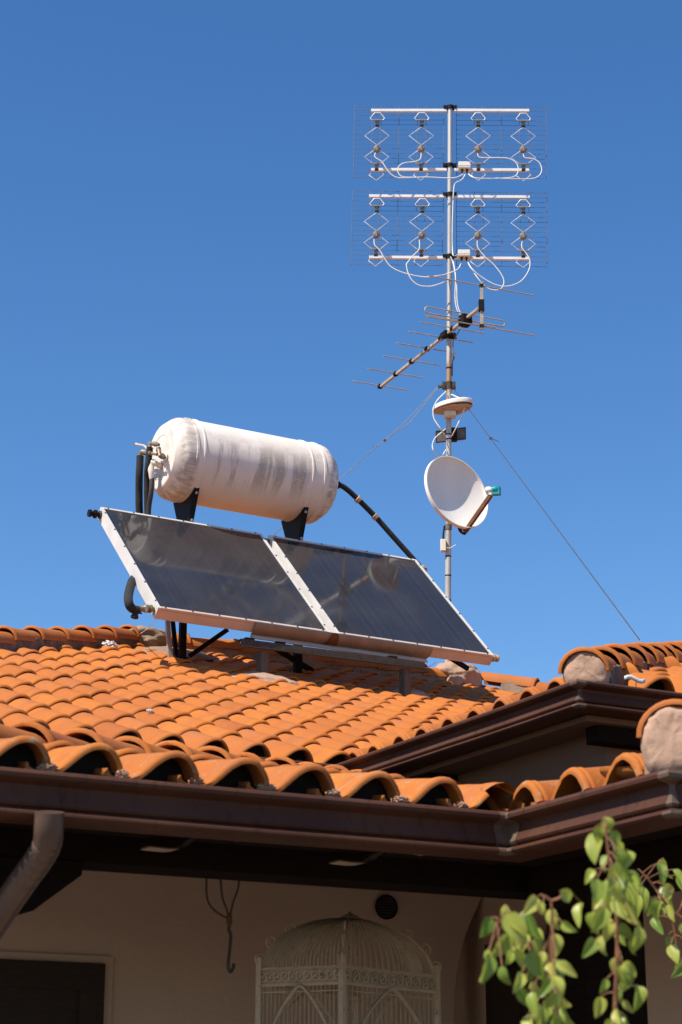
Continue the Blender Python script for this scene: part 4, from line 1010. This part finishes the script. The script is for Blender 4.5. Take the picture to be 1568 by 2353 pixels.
mb = MB(); mb.tube(P4+[P4[0]], .006, 6); mb.build('rim', M_DARKP, sb)
mb = MB(); mb.box(z3(585, 985, MY+.03), Vector((.03, 0, 0)), Vector((0, .03, 0)), Z*.06); mb.build('bracket', M_BLACK, sb)

# ------------------------------------------------------------------ satellite dish
dc = hy(1180+640/6.03, 1270+690/6.03, MY-.22)
R3 = Vector((1, 0, 0)); nrm = (R3*.57+UP*.40-FW*.71).normalized()
dish = thing('satellite_dish', 'white satellite dish facing right with a teal receiver on its arm', 'satellite dish', dc)
major = (R3*.54-UP*.84); major = (major-nrm*major.dot(nrm)).normalized(); minor = nrm.cross(major)
RD = .345
mb = MB(); prof = [(.000, .99), (.006, 1.0), (.004, 1.012), (-.020, 1.012), (-.024, 1.0), (-.012, .985)]
nn = 64; vs = []; rings = [(-.085+.075*(r/.955)**2, r) for r in [.02]+[k/12*.955 for k in range(1, 13)]]+[(.004, .975), (.012, .985), (.012, 1.01), (-.022, 1.012), (-.028, .99)]+[(-.092+.07*(r/.95)**2, r) for r in (.95, .7, .4, .05)]
for z_, r in rings:
    vs += [dc+(major*cos(2*pi*k/nn)+minor*sin(2*pi*k/nn)*.97)*RD*r+nrm*z_ for k in range(nn)]
mb.add(vs, [(i*nn+k, i*nn+(k+1) % nn, (i+1)*nn+(k+1) % nn, (i+1)*nn+k) for i in range(len(rings)-1) for k in range(nn)]+[tuple(range(nn))])
mb.build('reflector', M_DISH, dish, 40, normals=True)
zz = lambda x, y, o=0: hit(1180+x/6.03, 1270+y/6.03, dc+nrm*o, nrm)
a0 = zz(775, 1370, -.05); a1 = zz(1215, 745, .26)
mb = MB(); mb.bar(a0, a1, .030, .034); mb.build('arm', M_RUST, dish)
mb = MB(); mb.bar(a0+Vector((-.018, 0, .004)), a1+Vector((-.018, 0, .004)), .004, .030); mb.build('arm_edge', M_WHITE, dish)
mb = MB(); mb.bar(dc-nrm*.12+UP*-.02, mp(1392), .07, .07); mb.bar(dc-nrm*.13, zz(720, 1340, -.10), .03, .05); mb.bar(zz(720, 1330, -.10), a0, .03, .05); mb.build('mount', M_BLACK, dish)
tl = thing('receiver', 'x', 'receiver') if False else None
l0 = zz(1175, 660, .25); l1 = zz(1290, 650, .30); ld = (R3*.8+UP*.05-FW*.3).normalized()
mb = MB(); mb.lathe(l0-ld*.02, ld, [(0, .030), (.02, .034), (.05, .026), (.055, .022)], 14); fd_ = mb.build('feed_horn', M_PLASTIC, dish, 40)
mb = MB(); mb.lathe(l0+ld*.035, ld, [(0, .024), (.01, .036), (.05, .036), (.06, .028)], 14); mb.box(l0+ld*.07-Z*.012, ld*.035, ld.cross(Z).normalized()*.026, Z*.036); mb.lathe(l0+ld*.10, ld, [(0, .028), (.006, .026)], 12)
lnb = mb.build('receiver', M_TEAL, dish, 40)
mb = MB(); mb.bar(a1, l0+ld*.02-Z*.01, .04, .03); mb.build('holder', M_PLASTIC, dish)

# ------------------------------------------------------------------ guy wires
def guy(label, pts, r=.003, mat=M_GALV, knot=None, tail=None):
    t = thing('guy_wire', label, 'guy wire', pts[0], 'guy wires of the mast')
    for p in pts: mb = MB(); mb.tube(p, r, 6); mb.build('strand', mat, t, 60)
    return t
def guywire(label, strands, knot, tail, mat):
    t = thing('guy_wire', label, 'guy wire', strands[0][0], 'guy wires of the mast')
    for S_ in strands: mb = MB(); mb.tube(S_, .0030, 6); mb.build('strand', mat, t, 60)
    mb = MB(); mb.lathe(knot-Z*.012, Z, [(0, .004), (.004, .013), (.02, .013), (.024, .004)], 8); mb.build('wire_clip', M_RUST, t, 40)
    mb = MB(); mb.tube(spline(tail, 4), .003, 5); mb.build('loose_end', mat, t, 60)
gA = mp(1085)+Vector((-.10, 0, -.01)); kn = hy(1083, 1239, MY+.1); en = hy(405, 1775, W(4.9, -13.7, 0).y)
back_ = hy(945, 1360, MY+.3)
guywire('pale doubled guy wire running left from the mast behind the tank', [[gA, hy(1150, 1178, MY+.05), kn], [gA-Z*.01, hy(1152, 1190, MY+.05), hy(1128, 1206, MY+.06), kn], [kn, hy(1030, 1282, MY+.15), back_, hy(775, 1500, W(6.5, -14.75, 0).y), hy(600, 1640, W(5.9, -14.9, 0).y)]], kn, [hy(1070, 1252, MY+.1), hy(1062, 1256, MY+.1), hy(1047, 1258, MY+.1)], M_GREYB)
gB = mp(1088)+Vector((.03, 0, 0)); kn2 = z3(1210, 1045, MY-.3)
endr = hit(1800, 1800, W(6.6, -8.7, 0), N)
guywire('thin dark guy wire running right from the mast to the wing ridge', [[gB, kn2, endr]], kn2, [kn2, z3(1290, 1075, MY-.3), z3(1355, 1105, MY-.3)], M_STEEL)
def lone(label, pts, mat=M_ALU, r=.0028): 
    mb = MB(); mb.tube(spline(pts, 5), r, 6); tag(mb.build('tie_wire', mat, None, 60), label, 'wire', 'loose tie wires')
lone('thin pale wire from the lower left panel corner to the left roof ridge', [V5(520, 900, -12.8), V5(470, 955, -13.2), V5(408, 1000, -13.9)])
lone('thin pale wire bent between right panel corner and mortar on the ridge', [hb(1195, 1882, -13.2), hb(1215, 1872, -13.6), hb(1228, 1862, -14.0)])

# ------------------------------------------------------------------ litter on the roof
def scrap(label, x, y, r, seed):
    c = hit(x, y, FM.o+FM.Zn*.115, FM.Zn)
    o = lump('plastic_scrap', M_FOIL, None, c, FM.X*r, FM.Y*r*.6, FM.Zn*r*.5, seed, .8, 2.5); tag(o, label, 'scrap', 'pale scraps on the tiles')
scrap('crumpled pale scrap lying on the upper tiles left of the legs', 311, 1815, .05, 51)
scrap('small white fleck of bird mess in the middle of the tiles', 422, 2000, .016, 52)
hk = hb(1810, 1905, -6.84)
t_ = thing('tile_clip', 'pale bent metal strip hooked on the wing eave tile below the mortar cap', 'clip', hk)
mb = MB(); mb.grid(lambda i, j: hb(1757+58*i, 1902+6*i+12*j, -6.84)+Z*.008*sin(6*i), 6, 2); o = mb.build('strip', M_FOIL, t_, 40)
o.modifiers.new('solid', 'SOLIDIFY').thickness = .004
mb = MB(); mb.tube([hb(1790, 1915, -6.83), hb(1790, 1945, -6.83)], .002, 5); mb.build('tail_wire', M_STEEL, t_)

# ------------------------------------------------------------------ leafy shoots
def leaf_mesh(seed):
    r = random.Random(seed); L = .050*r.uniform(.8, 1.2); wd = L*r.uniform(.48, .64); fold = r.uniform(.2, .9); curl = r.uniform(.3, 1.9)
    mb = MB(); nu, nv = 8, 10
    def f(i, j):
        s = (i-.5)*2; t = j
        wv = wd/2*(sin(pi*min(1, t**.75))**.75)*(1-.25*t)
        x = s*wv; ang = curl*t
        y = L*(sin(ang)/curl if curl > .01 else t); zc = -L*(1-cos(ang))/curl
        return Vector((x, y, zc+abs(s)*wv*fold+.0012*sin(9*t+seed)*abs(s)))
    mb.grid(f, nu, nv); me = mb.mesh('leaf', 60); me.materials.append(M_LEAF); return me
LEAVES = [leaf_mesh(i) for i in range(12)]
def shoot(label, stems, leaves, d, conv, sc=1.0, seed=0):
    rnd = random.Random(seed)
    S = [spline([at(*conv(x, y), d+dd) for x, y, dd in st], 8) for st in stems]
    base = S[0][-1]
    t = thing('pear_shoot', label, 'plant', base, 'leafy shoots at lower right')
    mb = MB()
    for k, s in enumerate(S):
        n = len(s); mb.tube(s, [(.0022+.0030*i/n) if k == 0 else .0024 for i in range(n)], 7)
    pts = [p for s in S for p in s]
    leaves = leaves+[(x+rnd.uniform(-55, 55), y+rnd.uniform(-40, 70), a+rnd.uniform(-.5, .5), z*.9) for x, y, a, z in leaves if rnd.random() < .28]
    for (x, y, ang, size) in leaves:
        dd = rnd.uniform(-.10, .10)
        top = at(*conv(x, y), d+dd)
        Yd = (Vector((sin(ang), 0, 0))*1.0 - Z*cos(ang) + Vector((rnd.uniform(-.3, .3), rnd.uniform(-.7, .2), rnd.uniform(-.1, .35)))).normalized()
        face = Vector((rnd.uniform(-1.5, .9), -1, rnd.uniform(-.1, 1.0))); Zd = (face-Yd*face.dot(Yd)).normalized(); Xd = Yd.cross(Zd)
        s_ = size*sc
        M = Matrix.Translation(top-Yd*.028*s_) @ Matrix((Xd, Yd, Zd)).transposed().to_4x4() @ Matrix.Scale(s_, 4)
        o = bpy.data.objects.new('leaf', rnd.choice(LEAVES)); put(o, t, M)
        b0 = top-Yd*.028*s_; q = min(pts, key=lambda p: (p-b0-Z*.012).length)
        mb.tube([b0, (b0+q)/2+Z*.004, q], .0011, 5)
    mb.build('stem', M_STEM, t, 60)
c5 = lambda x, y: (1220+x/2.24, 2280+y/2.24)
r_ = random.Random(3)
def LL(s): 
    out = []
    for x, y, a in s: out.append((x, y, radians(a), r_.uniform(.72, 1.15)))
    return out
left = LL([(620, 600, -15), (740, 705, 5), (878, 555, 55), (342, 755, -20), (455, 690, 0), (490, 800, -30), (335, 945, -15), (345, 1010, 10), (432, 1060, -15), (540, 1090, -10), (605, 720, 10), (660, 800, 35), (505, 900, -10), (560, 960, 20), (642, 980, 10), (705, 965, -15), (800, 860, 25), (825, 990, 40),
           (700, 1130, -20), (628, 1240, -5), (810, 1120, 30), (730, 1215, -30), (800, 1230, 15), (655, 1310, -10), (575, 1200, 5), (865, 750, 35), (905, 670, -25), (430, 860, -25), (670, 900, 20), (520, 740, 25), (600, 1060, -5), (760, 1060, 10), (640, 1160, 15), (700, 1290, 5), (830, 1310, 25), (600, 1380, -10), (760, 1400, 10), (880, 1370, 30), (690, 1450, 0), (570, 830, -15)])
shoot('short leafy green shoot with two arching top leaves before the dark doorway', [[(742, 560, 0), (748, 700, 0), (735, 850, .02), (745, 1010, .03), (770, 1180, .02), (785, 1400, 0), (790, 1800, 0), (790, 3600, 0)], [(742, 570, 0), (700, 540, 0)], [(742, 570, 0), (790, 555, 0), (840, 515, 0)], [(400, 700, 0), (560, 760, .02), (690, 1010, .02), (760, 1180, .02)]], left, 3.45, c5, 1.0, 1)
midl = LL([(1010, 225, -20), (1175, 190, 40), (1100, 125, 10), (980, 410, -35), (1165, 275, 10), (1240, 310, 20), (1070, 345, -15), (1035, 500, -10), (1092, 510, -10), (1210, 400, 30), (1200, 480, 20), (1250, 500, 0), (1290, 440, 45), (1075, 620, -15), (1050, 690, -15), (1205, 580, 15), (1240, 660, 20), (1175, 640, 10), (1100, 775, -10), (1040, 870, -15), (1230, 790, 10), (1252, 885, 0), (1285, 830, 5), (1148, 1010, -10), (1245, 1015, 25),
           (1080, 1120, -5), (1222, 1110, 25), (1300, 1195, 15), (1235, 1255, 15), (1040, 1270, -20), (1165, 1320, -10), (1180, 800, 5), (1130, 420, 5), (1200, 340, 25), (1120, 590, -20), (1160, 530, 10), (1010, 720, -10), (1190, 1320, 20), (1100, 1400, -10), (1220, 1420, 15), (1140, 1180, -15)])
shoot('tall upright leafy shoot with red stem reaching the gutter at right', [[(1088, 100, 0), (1098, 220, 0), (1120, 380, 0), (1145, 560, 0), (1160, 780, 0), (1155, 1000, 0), (1148, 1200, 0), (1142, 1400, 0), (1140, 1800, 0), (1140, 3600, 0)]], midl, 3.55, c5, .92, 2)
rl = LL([(1445, 410, 0), (1515, 530, 30), (1335, 575, 10), (1400, 610, -10), (1500, 660, 0), (1415, 735, -5), (1500, 845, 15), (1540, 965, 5), (1395, 650, -20), (1560, 440, 10), (1600, 600, 10), (1590, 780, 10), (1470, 560, 15), (1620, 900, 10), (1545, 1010, -20)])
shoot('shaded dark green branch reaching in from the right edge', [[(1290, 370, 0), (1350, 430, 0), (1410, 510, 0), (1490, 620, 0), (1600, 700, 0), (1900, 900, 0), (2100, 1500, 0), (2100, 3600, 0)], [(1490, 620, 0), (1520, 760, 0), (1550, 960, 0)]], rl, 4.95, c5, 1.35, 3)
